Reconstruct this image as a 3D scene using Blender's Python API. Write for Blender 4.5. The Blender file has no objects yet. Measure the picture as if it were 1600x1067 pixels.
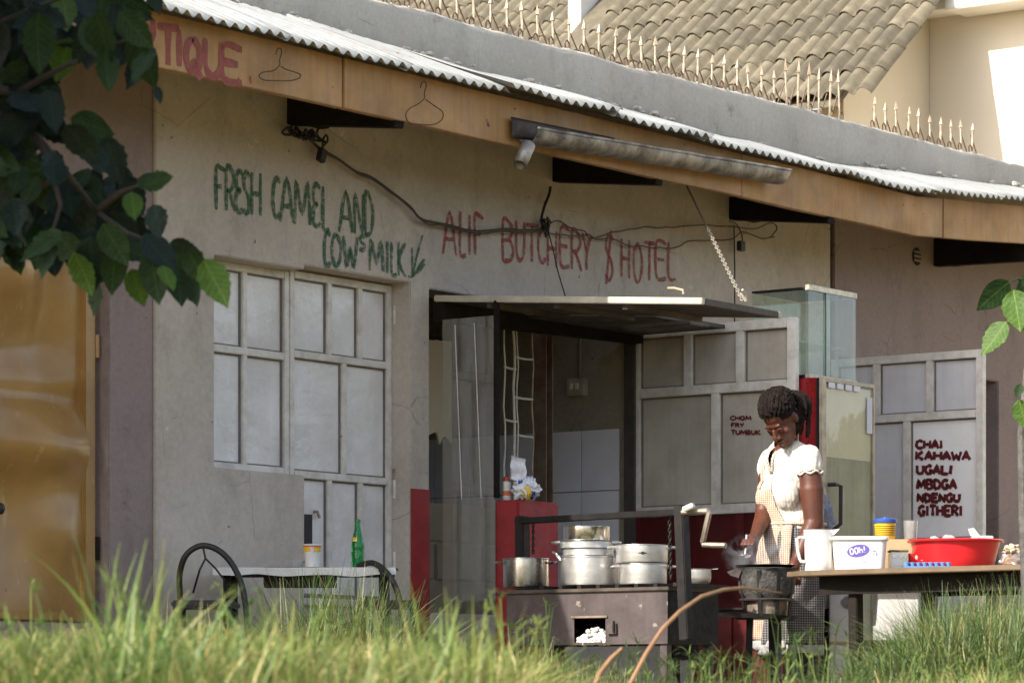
import bpy, bmesh, math, random
from mathutils import Vector, Matrix, noise
sc = bpy.context.scene
col = sc.collection
PI = math.pi
# ------------------------------------------------------------------ camera geometry (metres, facade lies on world y = 0, u = x, v = -y)
F = 5230.; CX = 800.; YH = 1100.; X0 = -.79; D0 = 15.9; CH = .1
A = math.radians(53.6); CA = math.cos(A); SA = math.sin(A)
def cam_uv(X, D): return ((X-X0)*CA+(D-D0)*SA, (X-X0)*SA-(D-D0)*CA)
def cw(X, D, z):                      # metres right of the camera, metres ahead, height -> world
    u, v = cam_uv(X, D); return Vector((u, -v, z))
def at(px, py, D): return cw((px-CX)/F*D, D, CH+(YH-py)/F*D)
def fac(px, py, v=0.):                # photo pixel on a plane parallel to the facade, v metres in front of it
    k = (px-CX)/F; u = (k*(D0-CA*v)-X0-SA*v)/(CA-SA*k); D = D0+SA*u-CA*v
    return Vector((u, -v, CH+(YH-py)/F*D))
def pu(px, py, u):                    # photo pixel on a plane square to the facade at u
    k = (px-CX)/F; v = (k*(D0+SA*u)-X0-CA*u)/(SA+CA*k); D = D0+SA*u-CA*v
    return Vector((u, -v, CH+(YH-py)/F*D))
cam = bpy.data.cameras.new('camera'); camo = bpy.data.objects.new('camera', cam); col.objects.link(camo)
camo.location = cw(0, 0, CH); camo.rotation_euler = (PI/2, 0, -A)
cam.sensor_width = 36; cam.lens = 36*F/1600; cam.shift_y = (YH-533.5)/1600
cam.clip_start = .1; cam.clip_end = 3000
cam.dof.use_dof = True; cam.dof.focus_distance = 16.2; cam.dof.aperture_fstop = 8.5
sc.camera = camo
# ------------------------------------------------------------------ light
SUN = Vector((-.763, .197, .616)).normalized()
EL = math.asin(SUN.z); AZ = math.atan2(SUN.x, SUN.y)
w = bpy.data.worlds.new("World"); sc.world = w; w.use_nodes = True
nt = w.node_tree; bg = nt.nodes['Background']
sky = nt.nodes.new('ShaderNodeTexSky'); sky.sky_type = 'NISHITA'; sky.sun_disc = False
sky.sun_elevation = EL; sky.sun_rotation = AZ; sky.air_density = 1.0; sky.dust_density = 2.5; sky.ozone_density = 1.0
hs = nt.nodes.new('ShaderNodeHueSaturation'); hs.inputs['Saturation'].default_value = .65
nt.links.new(sky.outputs[0], hs.inputs['Color']); nt.links.new(hs.outputs[0], bg.inputs[0]); bg.inputs[1].default_value = .15
sl = bpy.data.lights.new('sun', 'SUN'); sl.energy = 4.3; sl.angle = math.radians(.5); sl.color = (1, .93, .82)
so = bpy.data.objects.new('sun', sl); col.objects.link(so); so.rotation_euler = SUN.to_track_quat('Z', 'Y').to_euler(); so.location = (-20, 5, 30)
sc.view_settings.view_transform = 'Standard'; sc.view_settings.look = 'None'; sc.view_settings.gamma = 1
sc.view_settings.exposure = 1.02
sc.render.engine = 'CYCLES'; sc.cycles.use_denoising = True
sc.cycles.max_bounces = 8; sc.cycles.transparent_max_bounces = 16; sc.cycles.caustics_reflective = False; sc.cycles.caustics_refractive = False
sc.cycles.sample_clamp_indirect = 6

# ------------------------------------------------------------------ mesh helpers
class MB:
    def __init__(s): s.v = []; s.f = []
    def add(s, vs, fs):
        b = len(s.v); s.v += [Vector(p) for p in vs]; s.f += [tuple(i+b for i in f) for f in fs]; return s
    def box(s, x0, x1, y0, y1, z0, z1, m=None):
        vs = [Vector((x, y, z)) for x in (x0, x1) for y in (y0, y1) for z in (z0, z1)]
        if m is not None: vs = [m @ p for p in vs]
        return s.add(vs, [(0, 1, 3, 2), (4, 6, 7, 5), (0, 4, 5, 1), (2, 3, 7, 6), (0, 2, 6, 4), (1, 5, 7, 3)])
    def bar(s, a, b, wd, ht, up=(0, 0, 1)):   # rectangular bar from a to b
        a = Vector(a); b = Vector(b); d = (b-a).normalized(); up = Vector(up)
        sx = d.cross(up); sx = sx.normalized() if sx.length > 1e-5 else d.orthogonal().normalized()
        sz = sx.cross(d)
        o = [(-1, -1), (1, -1), (1, 1), (-1, 1)]
        vs = [p+sx*i*wd/2+sz*j*ht/2 for p in (a, b) for i, j in o]
        return s.add(vs, [(0, 1, 2, 3)[::-1], (4, 5, 6, 7)]+[(i, (i+1) % 4, (i+1) % 4+4, i+4) for i in range(4)])
    def tube(s, pts, r, n=8, closed=False, cap=True):
        pts = [Vector(p) for p in pts]; m = len(pts); rr = r if hasattr(r, '__len__') else [r]*m
        fs = []; vs = []; prev = None
        for i, p in enumerate(pts):
            if closed: d = pts[(i+1) % m]-pts[i-1]
            else: d = pts[min(i+1, m-1)]-pts[max(i-1, 0)]
            d = d.normalized() if d.length > 1e-9 else Vector((0, 0, 1))
            if prev is None: x = d.orthogonal().normalized()
            else:
                x = prev-d*prev.dot(d); x = x.normalized() if x.length > 1e-6 else d.orthogonal().normalized()
            prev = x; y = d.cross(x)
            vs += [p+(x*math.cos(2*PI*k/n)+y*math.sin(2*PI*k/n))*rr[i] for k in range(n)]
        for i in range(m if closed else m-1):
            j = (i+1) % m
            fs += [(i*n+k, i*n+(k+1) % n, j*n+(k+1) % n, j*n+k) for k in range(n)]
        if cap and not closed: fs += [tuple(range(n))[::-1], tuple((m-1)*n+k for k in range(n))]
        return s.add(vs, fs)
    def lathe(s, prof, n=32, c=(0, 0, 0), sx=1, sy=1):
        c = Vector(c); m = len(prof); vs = []; fs = []
        for r, z in prof: vs += [c+Vector((r*math.cos(2*PI*k/n)*sx, r*math.sin(2*PI*k/n)*sy, z)) for k in range(n)]
        for i in range(m-1): fs += [(i*n+k, i*n+(k+1) % n, (i+1)*n+(k+1) % n, (i+1)*n+k) for k in range(n)]
        if prof[0][0] > 1e-6: fs.append(tuple(range(n))[::-1])
        if prof[-1][0] > 1e-6: fs.append(tuple((m-1)*n+k for k in range(n)))
        return s.add(vs, fs)
    def ellipsoid(s, c, r, n=16, m=10, rot=None):
        c = Vector(c); vs = []; fs = []
        for i in range(m+1):
            t = PI*i/m
            for k in range(n):
                p = Vector((r[0]*math.sin(t)*math.cos(2*PI*k/n), r[1]*math.sin(t)*math.sin(2*PI*k/n), r[2]*math.cos(t)))
                vs.append(c+(rot @ p if rot else p))
        for i in range(m): fs += [(i*n+k, (i+1)*n+k, (i+1)*n+(k+1) % n, i*n+(k+1) % n) for k in range(n)]
        return s.add(vs, fs)
    def grid(s, fn, nu, nv):
        vs = [fn(i/nu, j/nv) for j in range(nv+1) for i in range(nu+1)]
        return s.add(vs, [(j*(nu+1)+i, j*(nu+1)+i+1, (j+1)*(nu+1)+i+1, (j+1)*(nu+1)+i) for j in range(nv) for i in range(nu)])
    def mesh(s, name, mat, smooth=False, solid=0, bevel=0):
        me = bpy.data.meshes.new(name); me.from_pydata([tuple(p) for p in s.v], [], s.f)
        if smooth is not False or bevel:
            bm = bmesh.new(); bm.from_mesh(me)
            bmesh.ops.remove_doubles(bm, verts=bm.verts, dist=1e-5); bmesh.ops.recalc_face_normals(bm, faces=bm.faces)
            if bevel:
                es = [e for e in bm.edges if len(e.link_faces) == 2 and e.calc_face_angle(0) > .6]
                bmesh.ops.bevel(bm, geom=es, offset=bevel, segments=2, affect='EDGES', clamp_overlap=True)
            bm.to_mesh(me); bm.free()
            if smooth is not False:
                ang = math.radians(40 if smooth is True else smooth)
                for p in me.polygons: p.use_smooth = True
                try: me.set_sharp_from_angle(angle=ang)
                except Exception: pass
        if mat: me.materials.append(mat)
        return me
    def build(s, name, mat, parent=None, smooth=False, bevel=0, label=None, kind=None):
        return link(name, s.mesh(name, mat, smooth, bevel=bevel), parent, label, kind)
def link(name, me, parent=None, label=None, kind=None):
    o = bpy.data.objects.new(name, me); col.objects.link(o)
    if parent: o.parent = parent
    if label: o['label'] = label
    if kind: o['kind'] = kind
    return o
def thing(name, label, cat, loc=(0, 0, 0), rz=0, group=None):
    o = bpy.data.objects.new(name, None); col.objects.link(o); o.location = loc; o.rotation_euler = (0, 0, rz)
    o.empty_display_size = .1
    return tag(o, label, cat, group)
def tag(o, label, cat, group=None, kind=None):
    o['label'] = label; o['category'] = cat
    if group: o['group'] = group
    if kind: o['kind'] = kind
    return o
# ------------------------------------------------------------------ material helpers
def lin(h):
    h = h.lstrip('#'); r = [int(h[i:i+2], 16)/255 for i in (0, 2, 4)]
    return tuple(c/12.92 if c <= .04045 else ((c+.055)/1.055)**2.4 for c in r)
class NT:
    def __init__(s, name):
        s.m = bpy.data.materials.new(name); s.m.use_nodes = True; s.t = s.m.node_tree
        s.b = s.t.nodes['Principled BSDF']; s.o = s.t.nodes['Material Output']; s._tc = None
    def n(s, typ, **kw):
        x = s.t.nodes.new(typ)
        for k, v in kw.items(): setattr(x, k, v)
        return x
    def l(s, a, b): s.t.links.new(a, b)
    def tc(s):
        if not s._tc: s._tc = s.n('ShaderNodeTexCoord').outputs['Object']
        return s._tc
    def map(s, scale=(1, 1, 1), rot=(0, 0, 0)):
        m = s.n('ShaderNodeMapping'); s.l(s.tc(), m.inputs[0]); m.inputs['Scale'].default_value = scale; m.inputs['Rotation'].default_value = rot
        return m.outputs[0]
    def noise(s, scale, detail=4, rough=.55, vec=None, dist=0):
        x = s.n('ShaderNodeTexNoise'); s.l(vec or s.tc(), x.inputs['Vector'])
        x.inputs['Scale'].default_value = scale; x.inputs['Detail'].default_value = detail; x.inputs['Roughness'].default_value = rough; x.inputs['Distortion'].default_value = dist
        return x.outputs['Fac']
    def ramp(s, fac, stops):
        x = s.n('ShaderNodeValToRGB'); s.l(fac, x.inputs[0]); e = x.color_ramp.elements
        while len(e) < len(stops): e.new(.5)
        for q, (p, c) in zip(e, stops): q.position = p; q.color = (c, c, c, 1) if isinstance(c, (int, float)) else (*c, 1)
        return x.outputs[0]
    def mix(s, fac, a, b, mode='MIX'):
        x = s.n('ShaderNodeMix', data_type='RGBA', blend_type=mode)
        for k, v in ((0, fac), (6, a), (7, b)):
            if isinstance(v, (int, float)): x.inputs[k].default_value = v
            elif isinstance(v, tuple): x.inputs[k].default_value = (*v, 1)
            else: s.l(v, x.inputs[k])
        return x.outputs[2]
    def bump(s, h, strength=.3, dist=.01, normal=None):
        x = s.n('ShaderNodeBump'); s.l(h, x.inputs['Height']); x.inputs['Strength'].default_value = strength; x.inputs['Distance'].default_value = dist
        if normal: s.l(normal, x.inputs['Normal'])
        s.l(x.outputs[0], s.b.inputs['Normal']); return x.outputs[0]
    def color(s, c):
        if isinstance(c, tuple): s.b.inputs['Base Color'].default_value = (*c, 1)
        else: s.l(c, s.b.inputs['Base Color'])
    def set(s, **kw):
        for k, v in kw.items():
            i = s.b.inputs[k.replace('_', ' ')]
            if isinstance(v, (int, float)): i.default_value = v
            elif isinstance(v, tuple): i.default_value = v
            else: s.l(v, i)
        return s.m
def surf(name, base, dirt=None, amt=.5, scale=6, rough=.7, bump=.25, bscale=60, bdist=.004, metal=0, spots=None, streak=0, coat=0):
    """painted / worn surface: base colour broken up by noise, soil patches, fine bump"""
    t = NT(name); dirt = dirt or tuple(c*.45 for c in base)
    f = t.ramp(t.noise(scale, 6, .62), [(.38, 0.), (.72, 1.)])
    mm = t.n('ShaderNodeMath', operation='MULTIPLY'); t.l(f, mm.inputs[0]); mm.inputs[1].default_value = amt
    c = t.mix(mm.outputs[0], base, dirt)
    if streak:
        g = t.ramp(t.noise(3, 5, .6, t.map((9, 9, .7))), [(.45, 0.), (.75, 1.)])
        m2 = t.n('ShaderNodeMath', operation='MULTIPLY'); t.l(g, m2.inputs[0]); m2.inputs[1].default_value = streak
        c = t.mix(m2.outputs[0], c, tuple(x*.5 for x in dirt))
    if spots:
        g = t.ramp(t.noise(spots[1], 3, .7), [(spots[2], 0.), (spots[2]+.05, 1.)]); c = t.mix(g, c, spots[0])
    t.color(c)
    r = t.ramp(t.noise(scale*2.3, 4), [(.3, max(0.02, rough-.12)), (.7, min(1, rough+.12))])
    t.set(Roughness=r, Metallic=metal)
    if coat: t.set(Coat_Weight=coat, Coat_Roughness=.15)
    if bump: t.bump(t.noise(bscale, 5, .6), bump, bdist)
    return t.m
def plain(name, base, rough=.6, metal=0, trans=0, ior=1.45, alpha=1):
    t = NT(name); t.color(base); t.set(Roughness=rough, Metallic=metal)
    if trans: t.set(Transmission_Weight=trans, IOR=ior)
    if alpha < 1: t.set(Alpha=alpha)
    return t.m
def wall_mat(name, base, stain, low):
    t = NT(name)
    big = t.ramp(t.noise(.9, 5, .6), [(.35, 0.), (.7, 1.)])
    c = t.mix(big, base, low)
    st = t.ramp(t.noise(2.4, 8, .7, t.map((1.7, 1, .9))), [(.50, 0.), (.80, .6)])
    c = t.mix(st, c, stain)
    fine = t.ramp(t.noise(38, 5, .7), [(.3, .86), (.7, 1.06)])
    c = t.mix(1.0, c, fine, 'MULTIPLY')
    sp = t.ramp(t.noise(17, 2, .8), [(.72, 0.), (.76, .8)])
    c = t.mix(sp, c, tuple(x*.3 for x in stain))
    ch_ = t.ramp(t.noise(6.5, 6, .72), [(.66, 0.), (.69, .7)]); c = t.mix(ch_, c, tuple(min(1, x*1.25) for x in base)); gr_ = t.ramp(t.noise(4.2, 7, .78, t.map((1, 1, 1), (1, .3, .2))), [(.60, 0.), (.74, .65)]); c = t.mix(gr_, c, tuple(x*.62 for x in stain))
    vo = t.n('ShaderNodeTexVoronoi', feature='DISTANCE_TO_EDGE'); t.l(t.mix(.12, t.tc(), t.noise(3, 4)), vo.inputs['Vector']); vo.inputs['Scale'].default_value = 2.2
    cr = t.ramp(vo.outputs['Distance'], [(.0, 1.), (.006, 0.)])
    msk = t.ramp(t.noise(1.3, 3), [(.52, 0.), (.6, .55)])
    mm = t.n('ShaderNodeMath', operation='MULTIPLY'); t.l(cr, mm.inputs[0]); t.l(msk, mm.inputs[1])
    c = t.mix(mm.outputs[0], c, tuple(x*.45 for x in stain))
    t.color(c); t.set(Roughness=.88)
    h = t.mix(.5, t.noise(7, 5, .6), t.noise(70, 4, .7))
    t.bump(h, .45, .012)
    return t.m
# ------------------------------------------------------------------ materials of the setting
M_cream = wall_mat('cream_plaster', lin('#c9bfb3'), lin('#867a6c'), lin('#b3aaa1'))
M_pink = wall_mat('pink_plaster', lin('#978682'), lin('#625450'), lin('#8a7d7b'))
M_cement = wall_mat('cement_render', lin('#bfbab0'), lin('#857f74'), lin('#aea89d'))
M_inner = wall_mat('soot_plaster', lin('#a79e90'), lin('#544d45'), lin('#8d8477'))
M_redwall = surf('red_wall_paint', lin('#9c2a2c'), lin('#641c1e'), .6, 9, .55, .35, 45, .006, spots=(lin('#b9a08e'), 24, .73))
M_sheet = surf('grey_painted_sheet', lin('#e6e4e3'), lin('#b5aea6'), .6, 2.6, .24, .6, 3.2, .03, streak=.08)
M_dframe = surf('grey_painted_frame', lin('#dedad4'), lin('#99907f'), .55, 14, .42, .3, 30, .003, spots=(lin('#4e4339'), 40, .7))
M_orange = None
M_wood = surf('fascia_timber', lin('#b58a55'), lin('#7d5c36'), .75, 3, .55, .25, 50, .003, spots=(lin('#3c2716'), 11, .68), streak=.3)
M_dark = surf('soot_timber', (.012, .010, .009), (.025, .017, .012), .5, 8, .8, .4, 40, .004)
M_dark.node_tree.nodes['Principled BSDF'].inputs['Specular IOR Level'].default_value = .15
M_zinc = surf('corrugated_zinc', lin('#a3a6a4'), lin('#857d72'), .45, 3, .5, .1, 40, .002, metal=.15, streak=.3, spots=(lin('#8a5f3c'), 5, .70))
M_gutter = surf('old_gutter_zinc', lin('#5d5955'), lin('#bab5ac'), .95, 9, .5, .35, 35, .003, metal=.35, spots=(lin('#3b332c'), 20, .66))
M_iron = surf('rusty_iron', lin('#b9ab94'), lin('#6e4a32'), .95, 16, .55, .3, 40, .003)
M_black = plain('black_rubber', (.012, .012, .013), .5)
M_steel_br = surf('brown_steel', lin('#6a5648'), lin('#8d8177'), .8, 10, .55, .3, 40, .003, metal=.2)
M_tile_w = surf('white_wall_tile', lin('#e6e6f0'), lin('#cfcdd6'), .4, 5, .12, .05, 10, .002)
M_rooftile = surf('clay_roof_tile', lin('#706856'), lin('#4d4739'), .85, 7, .85, .5, 30, .006)
t_ = M_rooftile.node_tree; oi_ = t_.nodes.new('ShaderNodeObjectInfo'); hv_ = t_.nodes.new('ShaderNodeHueSaturation'); mr_ = t_.nodes.new('ShaderNodeMapRange'); mr_.inputs[3].default_value = .68; mr_.inputs[4].default_value = 1.22; t_.links.new(oi_.outputs['Random'], mr_.inputs[0]); t_.links.new(mr_.outputs[0], hv_.inputs['Value']); pb_ = t_.nodes['Principled BSDF']; t_.links.new(pb_.inputs['Base Color'].links[0].from_socket, hv_.inputs['Color']); t_.links.new(hv_.outputs[0], pb_.inputs['Base Color'])
M_cwall = surf('cream_house_wall', lin('#d6ccb8'), lin('#c9bda6'), .4, 2, .8, .15, 60, .003)
M_wwall = surf('white_house_wall', lin('#f3f0ea'), lin('#e6e0d4'), .3, 2, .8, .1, 60, .003)
M_conc = wall_mat('rough_concrete', lin('#8d8270'), lin('#5a5347'), lin('#9c917f'))
t = NT('fascia_paint_letter'); t.color(t.mix(t.noise(30, 4), lin('#8a3a3e'), lin('#9d5a4c'))); t.set(Roughness=.7); t.set(Alpha=t.ramp(t.noise(26, 5, .7), [(.3, .45), (.55, 1.)])); M_maroon = t.m
def letter_mat(name, c, lo=.38, hi=.6, sc_=45):
    t = NT(name); t.color(t.mix(t.noise(20, 4), c, tuple(x*.6 for x in c))); t.set(Roughness=.8)
    a = t.ramp(t.noise(sc_, 5, .75), [(lo, .25), (hi, 1.)]); t.set(Alpha=a); return t.m
M_green_l = letter_mat('green_brush_paint', lin('#3d6b4d'))
M_red_l = letter_mat('red_brush_paint', lin('#a84848'), .36, .62, 50)
M_menu = letter_mat('maroon_sign_paint', lin('#6a1820'), .2, .4, 60)
t = NT('orange_door_paint')
c = t.mix(t.ramp(t.noise(2.2, 5, .6), [(.3, 0.), (.7, 1.)]), lin('#ad8850'), lin('#8f6b3a'))
c = t.mix(t.ramp(t.noise(9, 5, .7, t.map((2, 1, .5))), [(.6, 0.), (.8, .5)]), c, lin('#d8bd8e'))
c = t.mix(t.ramp(t.noise(3, 3, .5, t.map((40, 1, 2.2), (0, .5, 0))), [(.74, 0.), (.78, .55)]), c, lin('#e0cfae'))
c = t.mix(t.ramp(t.noise(13, 5, .75), [(.66, 0.), (.72, .8)]), c, lin('#5a3a1e'))
t.color(c); t.set(Roughness=.26); t.bump(t.noise(40, 4), .12, .003); M_orange = t.m

# ------------------------------------------------------------------ ground: shop yard, grass bank falling to the road
def gz(X, D):
    t_ = max(0, min(1, (D-3.6)/2.6)); t_ = t_*t_*(3-2*t_)
    z = -1.35+1.38*t_
    z += .05*noise.noise(Vector((X*.8, D*.6, 2)))*(1 if 4.5 < D < 30 else .2)
    if D > 4: z += .10*max(0, 1-abs(D-6.2)/2.4)*max(0, min(1, .5-X*.7))
    return z
g = MB()
XS = [-400, -120, -40, -15, -8]+[-5+.5*i for i in range(29)]+[12, 20, 45, 130, 500]
DS = [-60, -20, -6, 0, 2, 3]+[3.4+.4*i for i in range(40)]+[21, 25, 30, 45, 90, 250, 900]
g.add([cw(X, D, gz(X, D)) for D in DS for X in XS], [(j*len(XS)+i, j*len(XS)+i+1, (j+1)*len(XS)+i+1, (j+1)*len(XS)+i) for j in range(len(DS)-1) for i in range(len(XS)-1)])
t = NT('dry_earth'); t.color(t.mix(t.ramp(t.noise(2.5, 6, .6), [(.35, 0.), (.65, 1.)]), lin('#8a7355'), lin('#6d6a3c'))); t.set(Roughness=.95); t.bump(t.noise(14, 6, .7), .7, .05)
g.build('ground', t.m, smooth=True, kind='structure')

# ------------------------------------------------------------------ the shop row
shop = thing('shop_building', 'single storey cream and pink shop row with orange door, corrugated eave and painted lettering', 'shop')
def wall(name, mat, u0, u1, z0, z1, openings, front=0., thick=.2, jit=0):
    us = sorted({u0, u1, *[o[0] for o in openings], *[o[1] for o in openings]}); zs = sorted({z0, z1, *[o[2] for o in openings], *[o[3] for o in openings]})
    us = [a for a in us if u0 <= a <= u1]; zs = [a for a in zs if z0 <= a <= z1]
    solid = lambda i, j: 0 <= i < len(us)-1 and 0 <= j < len(zs)-1 and not any(o[0] <= (us[i]+us[i+1])/2 <= o[1] and o[2] <= (zs[j]+zs[j+1])/2 <= o[3] for o in openings)
    b = MB(); yf = -front; yb = thick-front
    for i in range(len(us)-1):
        for j in range(len(zs)-1):
            if not solid(i, j): continue
            a, c, d, e = us[i], us[i+1], zs[j], zs[j+1]
            b.add([(a, yf, d), (c, yf, d), (c, yf, e), (a, yf, e)], [(0, 1, 2, 3)])
            b.add([(a, yb, d), (c, yb, d), (c, yb, e), (a, yb, e)], [(3, 2, 1, 0)])
            if not solid(i-1, j): b.add([(a, yf, d), (a, yf, e), (a, yb, e), (a, yb, d)], [(0, 1, 2, 3)])
            if not solid(i+1, j): b.add([(c, yf, d), (c, yb, d), (c, yb, e), (c, yf, e)], [(0, 1, 2, 3)])
            if not solid(i, j-1): b.add([(a, yf, d), (a, yb, d), (c, yb, d), (c, yf, d)], [(0, 1, 2, 3)])
            if not solid(i, j+1): b.add([(a, yf, e), (c, yf, e), (c, yb, e), (a, yb, e)], [(0, 1, 2, 3)])
    return b.build(name, mat, shop, smooth=30, bevel=.006)
wall_c = wall('wall', M_cream, -1.343, 4.437, -.3, 3.2, [(-.95, -.317, 1.17, 2.13), (-.317, .481, .55, 2.15), (.633, 2.449, .55, 2.135)], front=.012, thick=.212)
wall_c['label'] = 'cream plaster wall with green and red hand painted words'
wall_p = wall('wall', M_pink, -5, -1.346, -.3, 3.2, [(-4.2, -1.63, .45, 2.19)]); wall_p['label'] = 'dusky pink plaster wall beside the orange door'
wall_q = wall('wall', M_pink, 4.50, 9.5, -.3, 3.2, [(4.55, 6.507, .55, 2.135)]); wall_q['label'] = 'dusky pink plaster wall behind the menu door'
b = MB(); b.box(4.439, 4.497, .02, .2, -.3, 3.2); b.build('corner_strip', M_dark, shop)
# plinth and the dark rooms behind the openings
b = MB(); b.box(-5, 9.5, .202, 3.0, -.3, .55); b.build('room_floor', M_conc, shop)
b = MB(); b.box(-5, 9.5, .202, 3.0, 2.45, 2.55); b.build('room_ceiling', M_inner, shop)
b = MB(); b.box(-5, 9.5, 3.002, 3.12, -.3, 3.3); b.build('back_wall', M_inner, shop)
sw = MB(); sw.box(2.42, 2.54, .0, 3.0, .551, 2.13); sw.box(2.451, 2.54, .202, 3.0, 2.1305, 2.449); side = sw.build('side_wall', M_inner, shop)
b = MB(); b.box(.50, .62, .202, 3.0, .551, 2.449); b.build('side_wall', M_inner, shop)
b = MB(); b.box(4.44, 4.56, .202, 3.0, .551, 2.449); b.build('side_wall', M_pink, shop)
b = MB(); b.box(6.52, 6.64, .202, 3.0, .551, 2.449); b.build('side_wall', M_pink, shop)
# ceramic wall tiles on the side wall, 25 x 33 cm, each its own
tm = MB(); tm.box(-.008, .0, -.1225, .1225, -.1625, .1625); tme = tm.mesh('wall_tile', M_tile_w, bevel=.002)
for r_ in range(3):
    for c_ in range(8):
        o = link('wall_tile', tme, side); o.location = (2.419+random.Random(r_*9+c_).uniform(-.001, .001), .075+.135+c_*.25, 1.575-.165-r_*.33)
        if r_ == 3: o.scale = (1, 1, .3); o.location.z = 1.475-.99-.055

# switch box and conduit on the side wall
sp_ = pu(902, 605, 2.395); sy, sz_ = sp_.y, sp_.z
b = MB(); b.box(2.372, 2.419, sy-.058, sy+.058, sz_-.047, sz_+.047)
sb = b.build('switch_box', surf('yellowed_plastic', lin('#b9b4a8'), lin('#7b7368'), .7, 18, .5, .1), side, bevel=.006)
b = MB()
for q in (-.026, .012): b.box(2.364, 2.3715, sy+q, sy+q+.02, sz_-.012, sz_+.02)
b.build('switch', plain('switch_white', lin('#d8d4ca'), .4), sb, bevel=.002)
b = MB(); b.tube([(2.405, sy-.01, sz_+.048), (2.405, sy-.012, sz_+.2), (2.405, sy-.02, 2.44)], .009, 8); b.build('conduit', surf('conduit_pvc', lin('#8d877c'), None, .6, 20), side, smooth=True)

# ---- closed door leaves and their panels (grey sheet steel in square-tube frames)
def leaf(name, origin, ax, nrm, cols_rows, W, z0, z1, mat_sheet, mat_frame, fw=.034, ft=.034, label=None, parent=shop, red_below=None, menu_panel=None):
    """origin: hinge-bottom corner of the frame's outer face; ax: unit along the leaf; nrm: outward. cols_rows: list of (zlo, zhi, [splits])"""
    ax = Vector(ax); nrm = Vector(nrm); o3 = Vector(origin)
    P = lambda s_, n_, z_: Vector((o3.x, o3.y, 0))+ax*s_+nrm*n_+Vector((0, 0, z_))
    def bx(mb, s0, s1, n0, n1, za, zb):
        vs = [P(s_, n_, z_) for s_ in (s0, s1) for n_ in (n0, n1) for z_ in (za, zb)]
        mb.add(vs, [(0, 1, 3, 2), (4, 6, 7, 5), (0, 4, 5, 1), (2, 3, 7, 6), (0, 2, 6, 4), (1, 5, 7, 3)])
    root = bpy.data.objects.new(name, None); col.objects.link(root); root.parent = parent
    if label: root['label'] = label
    fr = {}
    def F_(red): return fr.setdefault(red, MB())
    lo_red = red_below if red_below else -9
    def frame_piece(s0, s1, za, zb, d=0):
        if za < lo_red < zb and zb-za > .2:
            bx(F_(True), s0, s1, -ft, d, za, lo_red); bx(F_(False), s0, s1, -ft, d, lo_red, zb)
        else: bx(F_((za+zb)/2 < lo_red), s0, s1, -ft, d, za, zb)
    frame_piece(0, fw, z0, z1); frame_piece(W-fw, W, z0, z1)
    edges = [z0]+[r[0] for r in cols_rows[:-1]]+[z1]
    zl = sorted({z0+fw/2, z1-fw/2, *[r[0] for r in cols_rows[:-1]]})
    for z_ in zl: frame_piece(fw, W-fw, z_-fw/2, z_+fw/2, -.0015)
    for zlo, zhi, cuts in cols_rows:
        za, zb = max(zlo, z0+fw/2)+fw/2, min(zhi, z1-fw/2)-fw/2
        for c_ in cuts: frame_piece(c_-fw/2, c_+fw/2, za, zb, -.003)
        xs = [fw/2]+list(cuts)+[W-fw/2]
        for a_, b_ in zip(xs, xs[1:]):
            mb = MB(); s0, s1 = a_+fw/2, b_-fw/2; n_ = 8
            rr_ = random.Random(int(s0*1000+zlo*77)); ph = rr_.uniform(0, 50); amp = rr_.uniform(.002, .005)
            def fn(i, j):
                edge = min(i, 1-i, j, 1-j)*2
                return P(s0+(s1-s0)*i, -ft+.010+amp*edge*noise.noise(Vector((i*1.7+ph, j*2.1, 3))), za+(zb-za)*j)
            mb.grid(fn, n_, n_); red = zb < lo_red+.06
            mb.build('panel', M_redpanel if red else (M_menuboard if menu_panel and za < menu_panel[1] < zb and s0 < menu_panel[0] < s1 else mat_sheet), root, smooth=True)
            # thin pressed bead round the panel
            mb = MB()
            for q in ((s0, s0+.008, za, zb), (s1-.008, s1, za, zb)): bx(mb, q[0], q[1], -ft+.004, -ft+.018, q[2], q[3])
            for q in ((za, za+.008), (zb-.008, zb)): bx(mb, s0+.008, s1-.008, -ft+.004, -ft+.017, q[0], q[1])
            mb.build('bead', M_redpanel if red else M_bead, root)
    for red, mb in fr.items(): mb.build('frame', M_redpanel if red else mat_frame, root, smooth=30, bevel=.003)
    return root
M_redpanel = surf('dark_red_paint', lin('#561416'), lin('#2e0c0c'), .7, 8, .4, .2, 30, .003)
M_bead = surf('rebate_shadow', lin('#77706a'), lin('#4b443c'), .6, 12, .6)  # bead colour darkened to carry the shadow line round each panel
d1 = leaf('window_shutter', (-.95, .10, 0), (1, 0, 0), (0, -1, 0), [(1.73, 2.13, [.318+.025]), (1.17, 1.73, [.318+.025])], .655, 1.175, 2.13, M_sheet, M_dframe, label='left closed grey steel shutter of four panels above the low wall')
d2 = leaf('door', (-.290, .10, 0), (1, 0, 0), (0, -1, 0), [(1.75, 2.14, [.298, .53]), (1.185, 1.75, [.41]), (.6, 1.185, [.30, .535])], .77, .57, 2.14, M_sheet, M_dframe, label='closed grey steel door leaf right of the shutter')
for hz in (2.0, 1.15, .8):
    b = MB(); b.tube([(.489, .088, hz-.045), (.489, .088, hz+.045)], .012, 8); b.build('hinge', M_dframe, d2, smooth=True)
b = MB(); b.tube([(.489, .088, 1.195), (.489, .088, 1.25)], .012, 8); b.build('hinge', M_iron, d2, smooth=True)
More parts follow.
